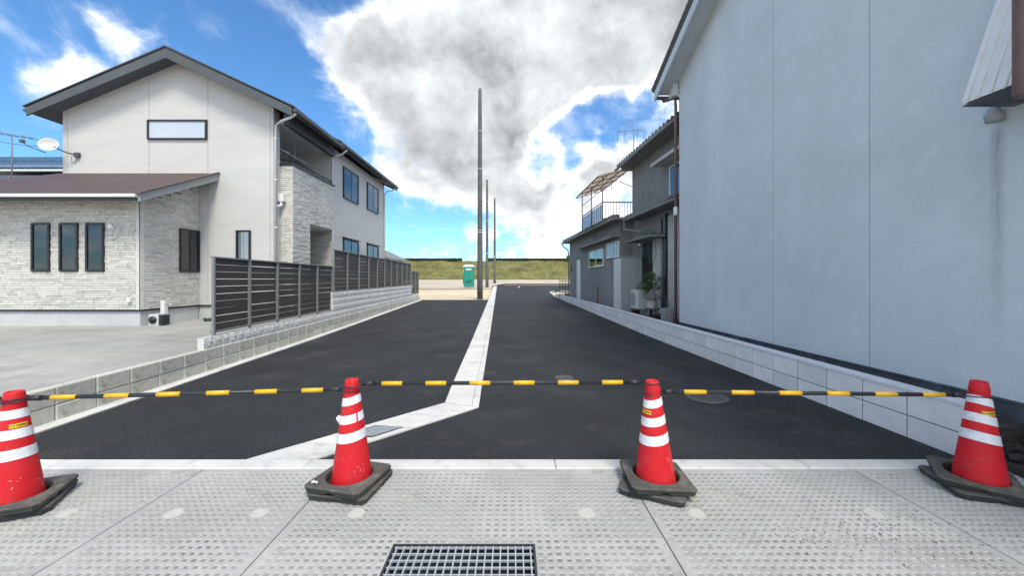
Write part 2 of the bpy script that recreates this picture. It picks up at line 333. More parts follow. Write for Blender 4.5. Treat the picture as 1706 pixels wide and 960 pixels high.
        if fix:
            b = bmesh.new(); b.from_mesh(me); bmesh.ops.recalc_face_normals(b, faces=b.faces); b.to_mesh(me); b.free()
        me.update(); return me
    def build(s, name, mats, parent=None, fix=True):
        org = ORG.get(parent, Vector((0, 0, 0))) if parent else Vector((0, 0, 0))
        o = bpy.data.objects.new(name, s.mesh(name, mats, org, fix)); C.objects.link(o)
        if parent: o.parent = parent; ORG[o] = org
        return o
def link(name, me, parent=None, loc=(0, 0, 0), rot=(0, 0, 0), scale=(1, 1, 1)):
    o = bpy.data.objects.new(name, me); C.objects.link(o); o.location = loc; o.rotation_euler = rot; o.scale = scale
    if parent: o.parent = parent
    return o
def copy_tree(o, parent=None):
    c = o.copy(); C.objects.link(c); c.parent = parent
    for ch in o.children: copy_tree(ch, c)
    return c
def gz(y):
    return float(np.interp(y, [10, 25, 28, 42, 56, 90], [0, .17, .20, .45, .71, 1.2]))

# ------------------------------------------------------------------ GROUND
ys = [-60, -10, 0, 3, 6, 10, 14, 18, 22, 25, 28, 32, 36, 39.5, 42, 48, 56, 64, 75, 90, 100, 400, 3000]
g = MB(); xs = [-3000, -300, -60, -30, -15, -6, 0, 6, 15, 30, 60, 300, 3000]
g.add([(x, y, gz(y) - float(np.interp(y, [3.3, 6], [.30, .06]))) for y in ys for x in xs], [(j*len(xs)+i, j*len(xs)+i+1, (j+1)*len(xs)+i+1, (j+1)*len(xs)+i) for j in range(len(ys)-1) for i in range(len(xs)-1)])
tag(g.build('ground', 'gravel'), 'pale bare ground around the site', kind='structure')
def strip(name, rows, mats, z=0., th=.05, kind='structure', label=None):   # rows: (y, xl, xr)
    m = MB(); n = len(rows); vs = []
    for (y, a, b) in rows: vs += [(a, y, gz(y)+z), (b, y, gz(y)+z), (a, y, gz(y)+z-th), (b, y, gz(y)+z-th)]
    fs = []
    for i in range(n-1):
        p = i*4; q = p+4; fs += [(p, p+1, q+1, q), (p, q, q+2, p+2), (p+1, p+3, q+3, q+1)]
    fs += [(0, 2, 3, 1), (4*n-4, 4*n-3, 4*n-1, 4*n-2)]
    m.add(vs, fs); return tag(m.build(name, mats), label, kind=kind)
def XA(y): return -4.40 - .053*y        # asphalt left edge
def XL(y): return XA(y) - .17           # left wall face
def GL(y): return -.66 - .0343*y        # gutter left edge
def GR(y): return -.235 - .0346*y
def XW(y): return 3.832 - .026*y        # right wall face
yl = [4.47, 5, 6, 8, 10, 12, 15, 18, 21, 24.6]
# asphalt: the drive left of the gutter, the lane right of it
m = MB()
def poly(m, pts, z=0., th=.05, zf=None):
    n = len(pts); zz = [gz(y)+z for x, y in pts]
    m.add([(x, y, q) for (x, y), q in zip(pts, zz)] + [(x, y, q-th) for (x, y), q in zip(pts, zz)],
          [tuple(range(n))] + [(i, (i+1) % n, n+(i+1) % n, n+i) for i in range(n)])
strip('road', [(3.185, XA(3.185), -2.225)] + [(y, XA(y), -2.22 + (y-3.18)*(-.818+2.22)/(4.64-3.18)) for y in (3.5, 4, 4.4)] + [(4.64, XA(4.64), -.822)] + [(y, XA(y), GL(y)-.004) for y in yl if y > 4.7], 'asphalt', label='dark new asphalt left of the white gutter')
strip('road', [(3.185, -1.615, XW(3.185))] + [(y, -1.62 + (y-3.18)*(-.39+1.63)/(4.47-3.18), XW(y)) for y in (3.5, 4, 4.4)] + [(y, GR(y)+.004, XW(y)) for y in (4.55, 5, 6, 8, 10, 12, 15, 18, 21, 25, 27.7)] + [(34, GR(34)+.004, 3.35), (35.5, GR(35.5)+.004, 3.9), (36, GR(36)+.004, 9), (45, GR(45)+.004, 12), (53, GR(53)+.004, 12)], 'asphalt', label='dark new asphalt lane right of the white gutter')
# sandy lots
strip('sand_lot', [(24.6, -40, GL(24.6)-.1), (28, -40, GL(28)-.1), (34, -40, GL(34)-.1), (39.4, -40, GL(39.4)-.1)], 'sand', z=.0, label='bare sandy building plot behind the asphalt')
strip('lot_kerb', [(39.4, -40, GL(39.5)-.1), (39.65, -40, GL(39.5)-.1)], 'oldmortar', z=.10, th=.2, label='low dark kerb across the sandy plot')
strip('sand_lot', [(39.65, -60, GL(40)-.1), (48, -60, GL(48)-.1), (56, -60, -1.), (56.01, -60, 60), (75, -60, 60), (89.5, -60, 60)], 'gravel', z=.14, label='pale gravel plot in front of the grass bank')
strip('sand_lot', [(24.5, 3.8, 30), (28, 3.3, 30), (35.4, 4.2, 30)], 'sand', z=-.01, label='sandy verge beyond the old house')
m = MB()
m.tube([(3.15, 27.8, gz(27.8)+.02), (3.35, 34, gz(34)+.02), (3.9, 35.5, gz(35.5)+.02)], .06, 4); m.tube([(4.5, 36, gz(36)+.03), (9, 36.1, gz(36)+.03)], .06, 4)
tag(m.build('edge_line', 'concrete'), 'narrow pale concrete edging where the lane widens', kind='structure')
m = MB(); m.box(.75, .95, 44, 49, gz(46)+.0, gz(46)+.035); tag(m.build('road_marking', 'white'), 'short white mark far down the lane', kind='structure')

# driveway on the left and its edge
m = MB(); m.prism([(-60, 3.0), (XL(3.0)-.16, 3.0), (XL(24.5)-.16, 24.5), (-60, 24.5)], -.04, .335, 'z')
tag(m.build('driveway', 'driveway'), 'worn concrete parking pad in front of the white house', kind='structure')
# concrete edging at the wall foot
strip('wall_foot_kerb', [(y, XL(y)-.01, XA(y)-.003) for y in (3.19, 5, 8, 12, 16, 20, 24.6)], 'concrete', z=.012, label='pale concrete strip along the foot of the old block wall')

# soil behind the right wall
m = MB(); m.prism([(XW(3.2)+.1, 3.1), (4.25, 3.1), (4.4, 10), (6, 10), (6, 24), (XW(24)+.1, 24)], -.05, .30, 'z')
m.prism([(3.80, 2.55), (4.6, 2.3), (4.6, 3.1), (3.87, 3.1)], -.05, .05, 'z')
tag(m.build('soil_strip', 'soil'), 'strip of dark soil behind the new block wall', kind='structure')

# ------------------------------------------------------------------ SIDEWALK
CELL = .05
def dimpled(x0, x1, y0, y1, skip=None, z=0., th=.04):
    """slab with real square recesses, cell grid counted from x0 and y1"""
    vs = []; fs = []; ms = []
    nx = int(round((x1-x0)/CELL)); ny = int(round((y1-y0)/CELL)); g_ = .004
    x0e, x1e, y0e, y1e = x0+g_, x1-g_, y0+.0012, y1-.0012
    for j in range(ny):
        for i in range(nx):
            cx = x0+(i+.5)*(x1-x0)/nx; cy = y1-(j+.5)*(y1-y0)/ny
            if skip and skip[0] < cx < skip[1] and skip[2] < cy < skip[3]: continue
            ax, bx = max(cx-(x1-x0)/nx/2, x0e), min(cx+(x1-x0)/nx/2, x1e); ay, by = max(cy-(y1-y0)/ny/2, y0e), min(cy+(y1-y0)/ny/2, y1e)
            b = len(vs)
            if i in (0, nx-1) or (j == 0 and y1 > 3):
                vs += [(ax, ay, z), (bx, ay, z), (bx, by, z), (ax, by, z)]; fs.append((b, b+1, b+2, b+3)); ms.append(0); continue
            h = .0145 + random.uniform(-.001, .001); k = h-.0028; d = .0042
            vs += [(ax, ay, z), (bx, ay, z), (bx, by, z), (ax, by, z), (cx-h, cy-h, z), (cx+h, cy-h, z), (cx+h, cy+h, z), (cx-h, cy+h, z),
                   (cx-k, cy-k, z-d), (cx+k, cy-k, z-d), (cx+k, cy+k, z-d), (cx-k, cy+k, z-d)]
            for q in range(4):
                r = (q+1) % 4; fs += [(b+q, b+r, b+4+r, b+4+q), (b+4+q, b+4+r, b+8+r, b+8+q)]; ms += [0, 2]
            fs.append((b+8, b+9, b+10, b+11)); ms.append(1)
    b = len(vs)   # skirts
    vs += [(x0e, y0e, z), (x1e, y0e, z), (x1e, y1e, z), (x0e, y1e, z), (x0e, y0e, z-th), (x1e, y0e, z-th), (x1e, y1e, z-th), (x0e, y1e, z-th)]
    for q in range(4): r = (q+1) % 4; fs.append((b+q, b+4+q, b+4+r, b+r)); ms.append(0)
    me = bpy.data.meshes.new('paving_slab'); me.from_pydata([(p[0]-x0, p[1]-y0, p[2]) for p in vs], [], fs)
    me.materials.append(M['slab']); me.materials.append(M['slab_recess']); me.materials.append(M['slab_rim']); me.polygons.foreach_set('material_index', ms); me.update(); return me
m = MB(); m.prism([(-14, -4), (14, -4), (14, 3.02), (.13, 3.02), (.13, 1.625), (-.67, 1.625), (-.67, 3.02), (-14, 3.02)], -.06, -.022, 'z')
m.box(-.66, .12, 2.18, 3.02, -.06, -.022)
side = tag(m.build('sidewalk', 'slab_recess'), 'pale concrete sidewalk of dimpled slabs', kind='structure')
GR0 = (-.67, .13, 1.625, 2.175)
JX = [-6.83, -4.63, -2.43, -1.38, .87, 2.67, 4.47]
JX[3] = -1.37; JX[4] = .88; JX[5] = 2.68; JX[2] = -2.42; JX[1] = -4.62; JX[6] = 4.88; JX[0] = -6.82
for i in range(len(JX)-1):
    for (a, b) in ((2.225, 3.025), (1.225, 2.225)):
        me = dimpled(JX[i], JX[i+1], a, b, skip=GR0 if a < 2 else None); link('paving_slab', me, side, (JX[i], a, 0))
m = MB()
for a, b in ((-14, -6.83), (4.89, 14)): m.box(a, b, 1.225, 3.02, -.03, -.001)
m.box(-14, 14, -4, 1.215, -.03, -.002); m.build('paving_surface', 'slab', side)
for x in (-.994, .48, -1.615, -2.16, 1.18, 2.31, -4.2, -2.85):
    m = MB(); pr = []
    a0 = random.random()*6
    vs = [(x+.052*(1+.10*math.sin(3*t+a0)+.06*math.sin(7*t))*math.cos(t), 2.46+.052*(1+.12*math.cos(2*t+a0))*math.sin(t), .0018) for t in np.linspace(0, 2*math.pi, 20, endpoint=False)]
    m.add(vs + [(v[0], v[1], -.004) for v in vs], [tuple(range(20))] + [(i, (i+1) % 20, 20+(i+1) % 20, 20+i) for i in range(20)]); m.build('lifting_hole_plug', 'plug', side)
# kerb between sidewalk and road
kb = MB(); kb.box(-14, 14, 3.03, 3.175, -.06, -.004); kb = tag(kb.build('edge_kerb', 'oldmortar'), 'flush white concrete kerb between the sidewalk and the asphalt', kind='structure')
me = MB().cbox(0, 1.995, -.02, .010, -.155, 0, .006, T=Matrix.Rotation(R(90), 4, 'X') @ Matrix.Diagonal((1, 1, 1, 1))).mesh('kerb_stone', 'concrete')
def kerbmesh(L_, W_, H0, H1, c=.008):
    m = MB(); vs = [(0,0,H0),(L_,0,H0),(L_,W_,H0),(0,W_,H0),(0,0,H1-c),(L_,0,H1-c),(L_,W_,H1-c),(0,W_,H1-c),(c/2,c,H1),(L_-c/2,c,H1),(L_-c/2,W_-c,H1),(c/2,W_-c,H1)]
    m.add(vs, [(0,3,2,1),(8,9,10,11)] + [(q, (q+1) % 4, 4+(q+1) % 4, 4+q) for q in range(4)] + [(4+q, 4+(q+1) % 4, 8+(q+1) % 4, 8+q) for q in range(4)]); return m
kme = kerbmesh(1.996, .152, -.05, .010).mesh('kerb_stone', 'concrete')
for i in range(-6, 6): link('kerb_stone', kme, kb, (i*2.0+.35, 3.027, random.uniform(-.001, .001)))

# ------------------------------------------------------------------ GUTTER
gm = MB()
_a0, _a1, _b0, _b1 = Vector((-2.205, 3.19)), Vector((-.83, 4.62)), Vector((-1.64, 3.19)), Vector((-.40, 4.46))
for t0, t1 in ((0, .335), (.52, 1)): gm.prism([tuple(_a0.lerp(_a1, t0)), tuple(_b0.lerp(_b1, t0)), tuple(_b0.lerp(_b1, t1)), tuple(_a0.lerp(_a1, t1))], -.06, -.012, 'z')
gut = tag(gm.build('gutter', 'oldmortar'), 'white concrete drainage gutter dividing the asphalt', kind='structure')
def gblock(a, b, c, d, z=.006, name='gutter_block'):
    """a,b near edge left/right, c,d far edge right/left (2D)"""
    m = MB(); L2 = lambda p, q, t: (p[0]+(q[0]-p[0])*t, p[1]+(q[1]-p[1])*t)
    for (t0, t1, dz) in ((0, .80, 0), (.812, 1, .004)):
        q = [L2(a, b, t0), L2(a, b, t1), L2(d, c, t1), L2(d, c, t0)]
        ctr = (sum(p[0] for p in q)/4, sum(p[1] for p in q)/4)
        qi = [(p[0]+(ctr[0]-p[0])*.02, p[1]+(ctr[1]-p[1])*.01) for p in q]
        m.add([(p[0], p[1], gz(p[1])-.05) for p in q] + [(p[0], p[1], gz(p[1])+z+dz-.003) for p in q] + [(p[0], p[1], gz(p[1])+z+dz) for p in qi],
              [(8, 9, 10, 11)] + [(k, (k+1) % 4, 4+(k+1) % 4, 4+k) for k in range(4)] + [(4+k, 4+(k+1) % 4, 8+(k+1) % 4, 8+k) for k in range(4)])
    return m.build(name, 'concrete', gut)
y = 4.66
first = True
while y < 52.5:
    L_ = .6 if y < 30 else 1.2
    y1 = y+L_-.006
    if first: gblock((-.812, 4.655), (-.388, 4.475), (GR(y1), y1), (GL(y1), y1)); first = False
    else: gblock((GL(y), y), (GR(y), y), (GR(y1), y1), (GL(y1), y1))
    y += L_
A0, A1 = Vector((-2.205, 3.186)), Vector((-.82, 4.64)); B0, B1 = Vector((-1.625, 3.186)), Vector((-.395, 4.466))
ts = [0, .22, .335, .52, .60, .76, .88, 1.0]
for i in range(len(ts)-1):
    t0, t1 = ts[i]+.003, ts[i+1]-.003
    a, b, c, d = A0.lerp(A1, t0), B0.lerp(B1, t0), B0.lerp(B1, t1), A0.lerp(A1, t1)
    if i == 2:   # the bay that holds the grating: rims only
        gblock(a, a.lerp(b, .2), d.lerp(c, .2), d); gblock(a.lerp(b, .8), b, c, d.lerp(c, .8)); gp = (a.lerp(b, .21), a.lerp(b, .79), d.lerp(c, .79), d.lerp(c, .21))
    else: gblock(a, b, c, d)

def grating(name, root_loc, q, nb, nc, label, z=.0, bw=.004, depth=.03, pitz=-.25):
    """q: near-left, near-right, far-right, far-left corners"""
    r = empty(name, root_loc, label, 'drain grating')
    q = [Vector((p[0], p[1], 0)) for p in q]
    def pt(u, v): return q[0].lerp(q[1], u).lerp(q[3].lerp(q[2], u), v)
    fr = MB()
    ctr = pt(.5, .5)
    for i in range(4):
        a, b = q[i], q[(i+1) % 4]; ai, bi = a+(ctr-a).normalized()*.014, b+(ctr-b).normalized()*.014
        fr.add([(p.x, p.y, zz) for zz in (z-.05, z) for p in (a, b, bi, ai)], [(0,3,2,1),(4,5,6,7),(0,1,5,4),(1,2,6,5),(2,3,7,6),(3,0,4,7)])
    fr.build('frame', 'iron', r)
    pit = MB(); pit.add([(p.x, p.y, zz) for zz in (pitz, max(z-.02, pitz+.004)) for p in q], [(0,1,2,3)] + [(k, (k+1) % 4, 4+(k+1) % 4, 4+k) for k in range(4)]); pit.build('drain_pit', 'pit', r)
    for k in range(nb):
        u = .035+.93*k/(nb-1); m = MB(); a, b = pt(u, .03), pt(u, .97); n_ = Vector((-(b-a).y, (b-a).x, 0)).normalized()*bw
        m.add([(p.x, p.y, zz) for zz in (z-depth, z-.002) for p in (a-n_, a+n_, b+n_, b-n_)], [(0,3,2,1),(4,5,6,7),(0,1,5,4),(1,2,6,5),(2,3,7,6),(3,0,4,7)]); m.build('bearing_bar', 'steel', r)
    for k in range(nc):
        v = .05+.90*k/(nc-1); m = MB(); a, b = pt(.02, v), pt(.98, v); n_ = Vector((-(b-a).y, (b-a).x, 0)).normalized()*bw*.9
        m.add([(p.x, p.y, zz) for zz in (z-.012, z-.0005) for p in (a-n_, a+n_, b+n_, b-n_)], [(0,3,2,1),(4,5,6,7),(0,1,5,4),(1,2,6,5),(2,3,7,6),(3,0,4,7)]); m.build('cross_bar', 'steel', r)
    return r
grating('drain_grating', (-.27, 1.9, 0), [(GR0[0], GR0[2]), (GR0[1], GR0[2]), (GR0[1], GR0[3]), (GR0[0], GR0[3])], 19, 11, 'large galvanised steel drain grating with a black rim set in the dimpled sidewalk', z=.001, bw=.0032)
grating('drain_grating', (-1.55, 3.7, 0), gp, 9, 6, 'small galvanised drain grating in the white gutter just right of a cone', z=.010, bw=.0045, depth=.02, pitz=-.16)

def manhole(x, y, r, label):
    e = empty('manhole_cover', (x, y, 0), label, 'manhole cover')
    m = MB(); m.lathe([(r, -.02), (r, .008), (r*.9, .008), (r*.9, .003)], 32, Matrix.Translation((x, y, 0)), cap=False); m.build('rim', 'iron2', e)
    m = MB(); m.lathe([(r*.885, -.01), (r*.885, .006)], 32, Matrix.Translation((x, y, 0)), smooth=False)
    for i in range(-5, 6):
        for j in range(-5, 6):
            px, py = i*r*.15, j*r*.15
            if px*px+py*py < (r*.78)**2: m.box(x+px-r*.045, x+px+r*.045, y+py-r*.045, y+py+r*.045, .006, .012)
    m.build('lid', 'iron2', e)
manhole(.79, 5.83, .14, 'small round iron manhole cover in the asphalt right of the gutter')
manhole(2.47, 4.88, .25, 'larger round iron manhole cover in the asphalt behind the right-hand bar')

# ------------------------------------------------------------------ TRAFFIC CONES
def add_text(txt, size, parent, loc, rot, matn, name='lettering'):
    cu = bpy.data.curves.new('lettering', 'FONT'); cu.body = txt; cu.size = size; cu.align_x = 'CENTER'; cu.align_y = 'CENTER'; cu.offset = size*.02
    t = bpy.data.objects.new('tmp_text', cu); C.objects.link(t); bpy.context.view_layer.update()
    me = bpy.data.meshes.new_from_object(t.evaluated_get(bpy.context.evaluated_depsgraph_get())); bpy.data.objects.remove(t)
    me.materials.clear(); me.materials.append(M[matn]); return link(name, me, parent, loc, rot)
CH = .735
def crad(z): return .142 - (.142-.042)*z/CH
def band_mesh(zc_, h, tilt, ph, off=.0022, a0=0, a1=2*math.pi):
    """reflective sleeve around the cone whose edges dip like a wrapped flat strip"""
    m = MB(); seg = 36; vs = []
    for k in range(seg+1):
        a = a0+(a1-a0)*k/seg; dz = tilt*math.cos(a-ph)
        for zz in (zc_-h/2+dz, zc_+h/2+dz):
            r = crad(zz)+off; vs.append((r*math.cos(a), r*math.sin(a), zz))
    m.add(vs, [(2*k, 2*k+2, 2*k+3, 2*k+1) for k in range(seg)], smooth=True); return m
def cone(x, y, lean, label, sticker=None, tilt=.010, ph=0, z0=.035, face=0, scuffs=()):
    r = empty('traffic_cone', (0, 0, 0), label, 'traffic cone', 'red and white traffic cones across the entrance')
    m = MB(); prof = [(crad(z), z) for z in np.linspace(0, CH-.075, 10)] + [(crad(CH-.075)+.001, CH-.072), (crad(CH-.06)+.004, CH-.06), (crad(CH)+.004, CH-.01), (crad(CH)+.001, CH), (crad(CH)-.012, CH-.001), (crad(CH)-.014, CH-.05), (crad(CH)-.010, CH-.20)]
    m.lathe(prof, 40, cap=False); m.build('body', 'red', r)
    for zc_, h in ((.592, .056), (.468, .060), (.342, .066)):
        bm_ = band_mesh(zc_, h, tilt, ph).mesh('reflective_band', 'band', fix=False); link('reflective_band', bm_, r)
    if sticker is not None:
        a = sticker; zc_ = .525
        m = band_mesh(zc_, .026, 0, 0, off=.0035, a0=a-.55, a1=a+.55); st = m.build('sticker', 'stick', r, fix=False)
        # lettering wrapped in short straight pieces
        rr = crad(zc_)+.0045
        for i, ch in enumerate("K'S COMPANY"):
            if ch == ' ': continue
            aa = a+(i-5)*.092
            add_text(ch, .016, r, (rr*math.cos(aa), rr*math.sin(aa), zc_), (R(90)-R(7.7), 0, aa+R(90)), 'black').parent = st
    for (a, zc_, wa, h) in scuffs:
        m = MB(); rs = random.Random(int(a*100)+int(zc_*1000))
        for q in range(5):
            aa = a+rs.uniform(-wa, wa); zz = zc_+rs.uniform(-h, h); ww = rs.uniform(.01, .07); hh = rs.uniform(.002, .007); rr_ = crad(zz)+.0008; sl = rs.uniform(-.015, .015)
            m.add([(rr_*math.cos(aa+t*ww), rr_*math.sin(aa+t*ww), zz+s_*hh*(1-abs(t))*1.0+sl*t) for t, s_ in ((-1, 0), (0, -1), (1, 0), (.2, 1))], [(0, 1, 2, 3)])
        m.build('scuff_mark', 'scuff', r, fix=False)
    r.location = (x, y, z0); r.rotation_euler = (lean[0], lean[1], 0); return r
def wmesh():
    """square rubber weight with a round hole, stepped rim and a grip notch in each side"""
    m = MB(); H, hw, cr = .046, .210, .030; seg = 48
    def sq(a, hw_, cr_):
        ca, sa = math.cos(a), math.sin(a); t = hw_/max(abs(ca), abs(sa)); px, py = t*ca, t*sa
        lim = hw_-cr_
        if abs(px) > lim and abs(py) > lim:
            # corner arc
            cx, cy = math.copysign(lim, px), math.copysign(lim, py)
            d = Vector((ca, sa)); c = Vector((cx, cy)); bq = d.dot(c); disc = bq*bq-(c.dot(c)-cr_*cr_)
            if disc > 0: t = bq+math.sqrt(disc); px, py = t*ca, t*sa
        return px, py
    rings = []
    def ring(f): rings.append([f(2*math.pi*(k+.5)/seg) for k in range(seg)])
    def notch(a):
        b = (a+math.pi/4) % (math.pi/2)-math.pi/4; return .014 if abs(b) < .13 else 0
    ring(lambda a: (.150*math.cos(a), .150*math.sin(a), 0))
    ring(lambda a: (*sq(a, hw-.008, cr), notch(a)))
    ring(lambda a: (*sq(a, hw, cr), .006+notch(a)))
    ring(lambda a: (*sq(a, hw, cr), H*.55))
    ring(lambda a: (*sq(a, hw+.006, cr), H*.60))
    ring(lambda a: (*sq(a, hw+.006, cr), H-.006))
    ring(lambda a: (*sq(a, hw-.002, cr), H))
    ring(lambda a: (.184*math.cos(a), .184*math.sin(a), H-.001))
    ring(lambda a: (.178*math.cos(a), .178*math.sin(a), H+.005))
    ring(lambda a: (.162*math.cos(a), .162*math.sin(a), H+.004))
    ring(lambda a: (.156*math.cos(a), .156*math.sin(a), H-.006))
    ring(lambda a: (.150*math.cos(a), .150*math.sin(a), H*.4))
    n = len(rings); vs = [v for g_ in rings for v in g_]
    m.add(vs, [(i*seg+k, i*seg+(k+1) % seg, ((i+1) % n)*seg+(k+1) % seg, ((i+1) % n)*seg+k) for i in range(n) for k in range(seg)])
    for i in (5, 6, 7, 8): m.m[i*seg:(i+1)*seg] = [1]*seg
    return m.mesh('rubber_weight', ['rubber', 'rubdust'])
WM = wmesh()
def weight(x, y, z, rot, label, tilt=(0, 0)):
    o = link('rubber_weight', WM, None, (x, y, z), (R(tilt[0]), R(tilt[1]), R(rot)))
    return tag(o, label, 'cone weight', 'square black rubber weights around the cones')
def disc_under(): pass
CP = [(-3.24, 2.50), (-1.165, 2.80), (1.035, 2.775), (3.345, 2.75)]
cone(*CP[0], (0, R(.5)), 'leftmost cone cut off by the left edge of the picture, yellow sticker near its top', sticker=R(-22), tilt=.006, ph=R(-20), scuffs=((.55, .24, .12, .05), (.45, .12, .18, .03), (-.5, .15, .3, .05)))
cone(*CP[1], (0, 0), 'cone left of the centre with torn reflective tape and no yellow sticker', tilt=.014, ph=R(10), scuffs=((-1.2, .16, .5, .06), (-.7, .12, .2, .03)))
cone(*CP[2], (R(1), R(-2.2)), 'cone right of the centre with scuffed red side and a yellow sticker on its left', sticker=R(-152), tilt=.014, ph=R(15), scuffs=((-.85, .26, .06, .07), (-.8, .17, .05, .03), (-1., .2, .1, .02)))
cone(*CP[3], (0, R(-.5)), 'rightmost cone in front of the end of the block wall, sticker on its right side', sticker=R(-100), tilt=.022, ph=R(196), scuffs=())
weight(-3.25, 2.53, .0, 30, 'lower black rubber weight under the leftmost cone, near the left picture edge')
weight(-3.24, 2.51, .050, 24, 'upper black rubber weight round the foot of the leftmost cone')
weight(-1.150, 2.775, .0, -9, 'lower black rubber weight under the cone with torn tape')
wt2 = weight(-1.165, 2.765, .050, -14, 'upper rubber weight round the cone with torn tape, scrap of white tape on its corner')
weight(1.02, 2.775, .0, -24, 'lower black rubber weight turned askew under the cone right of the centre')
weight(1.035, 2.775, .050, -3, 'upper greyish rubber weight round the cone right of the centre', tilt=(0, 1))
weight(3.31, 2.75, .0, -18, 'lower black rubber weight under the rightmost cone')
weight(3.32, 2.76, .050, -38, 'upper rubber weight round the foot of the rightmost cone, slightly tilted', tilt=(2, 2))
m = MB(); m.add([(-.185, -.16, .0535), (-.165, -.185, .0535), (-.15, -.172, .0545), (-.128, -.178, .0535), (-.14, -.15, .0535), (-.158, -.158, .055), (-.178, -.142, .0535)], [(0, 1, 2, 5, 6), (2, 3, 4, 5)]); o = m.build('tape_scrap', 'band', fix=False); o.parent = wt2
# torn tape flap on the second cone
tc2 = [o for o in bpy.data.objects if o.name == 'traffic_cone.001'][0]
m = MB(); rz = crad(.45)
m.add([(-rz-.001, -.01, .415), (-rz-.012, -.014, .425), (-rz-.030, -.012, .452), (-rz-.020, -.006, .470), (-rz-.004, 0, .475), (-rz+.002, .004, .44)], [(0, 1, 5), (1, 2, 3, 5), (3, 4, 5)]); m.build('torn_tape', 'band', None, fix=False).parent = tc2
m = band_mesh(.468, .064, .014, R(10), off=.0028, a0=R(-46), a1=R(-38)); m.build('tape_gap', 'red', None, fix=False).parent = tc2

# ------------------------------------------------------------------ CONE BARS
def bar(p, q, label, ny=6, ring_a=True, ring_b=True, ca=None, cb=None):
    p, q = Vector(p), Vector(q); r = empty('barrier_bar', p, label, 'cone bar', 'yellow and black bars between the cones')
    d = (q-p); Lb = d.length; u = d.normalized()
    def tb(a, b, rad, name, mt):
        m = MB(); m.tube([p+u*a, p+u*b], rad, 14); return m.build(name, mt, r)
    tb(.03, Lb-.03, .0145, 'tube', 'barblk')
    per = Lb/(ny+.28); 
    for k in range(ny):
        a = per*(k+.42); tb(a, a+per*.47, .0157, 'yellow_sleeve', 'baryel')
    tb(0, .075, .018, 'end_cap', 'barblk'); tb(Lb-.075, Lb, .018, 'end_cap', 'barblk')
    for e, c, on in ((p, ca, ring_a), (q, cb, ring_b)):
        if not on: continue
        c = Vector(c); rr = .062; dirv = (e-c); dirv.z = 0; a0 = math.atan2(dirv.y, dirv.x)
        pts = []
        for k in range(24):
            a = a0+2*math.pi*k/24; ro = rr+.022*max(0, math.cos(a-a0))**6
            pts.append((c.x+ro*math.cos(a), c.y+ro*math.sin(a), e.z-.004+.008*math.sin(a-a0)))
        m = MB(); m.tube(pts, .0042, 6, closed=True); m.build('ring', 'barblk', r)
c1, c2, c3, c4 = CP
bar((-3.155, 2.51, .722), (-1.245, 2.80, .695), 'bar between the leftmost cone and the cone with torn tape', ca=(*c1, 0), cb=(*c2, 0))
bar((-1.08, 2.80, .738), (.925, 2.785, .752), 'longest bar hanging between the two middle cones in front of the gutter', ca=(*c2, 0), cb=(c3[0]-.03, c3[1], 0))
bar((1.095, 2.78, .685), (3.245, 2.77, .664), 'bar between the cone right of the centre and the rightmost cone', ca=(c3[0]-.03, c3[1], 0), cb=(*c4, 0))
bar((-3.325, 2.49, .722), (-5.2, 2.35, .70), 'stub of a black bar leaving the picture at the left edge', ring_b=False, ca=(*c1, 0))

# ------------------------------------------------------------------ LEFT OLD BLOCK WALL + SPLIT-FACE BLOCKS
def wallline(fx, off=0.):
    def f(y, out=0.): 
        return Vector((fx(y)+out, y, 0))
    return f
dirL = Vector((-.053, 1, 0)).normalized(); nL = Vector((dirL.y, -dirL.x, 0))
angL = math.atan2(dirL.y, dirL.x)
wl = empty('retaining_wall', (XL(3.2), 3.2, 0), 'low weathered two-course block wall edging the raised parking pad', 'wall')
m = MB(); T = frame((XL(3.2), 3.2, 0), dirL, nL)
m.box(0, 21.4, -.14, -.012, -.05, .355, T=T); m.build('wall_core', 'oldmortar', wl)
def blockmesh(name, L_, H_, D_, mt, c=.008, roughen=0):
    m = MB()
    if not roughen: m.cbox(0, L_, -D_, 0, 0, H_, c)
    else:
        n1, n2 = 4, 3; vs = []; fs = []
        for j in range(n2+1):
            for i in range(n1+1):
                e = i in (0, n1) or j in (0, n2)
                vs.append((L_*i/n1, -.012+(0 if e else random.uniform(.004, roughen)), H_*j/n2))
        for j in range(n2):
            for i in range(n1):
                a = j*(n1+1)+i; fs.append((a, a+1, a+n1+2, a+n1+1))
        m.add(vs, fs)
        m.box(0, L_, -D_, -.0121, 0, H_)
    return m.mesh(name, mt)
ob = [blockmesh('block', .412, .172, .10, 'oldblock', .010), blockmesh('block', .412, .188, .10, 'oldblock', .010)]
rotL = (0, 0, angL+math.pi)
for k in range(51):
    s = k*.42
    for j, (z, me_) in enumerate(((.0, ob[0]), (.178, ob[1]))):
        ss = s
        P = dirL*ss + nL*random.uniform(-.003, .003); P = P+dirL*.412; link('block', me_, wl, (P.x, P.y, z+random.uniform(-.001, .001)), rotL)
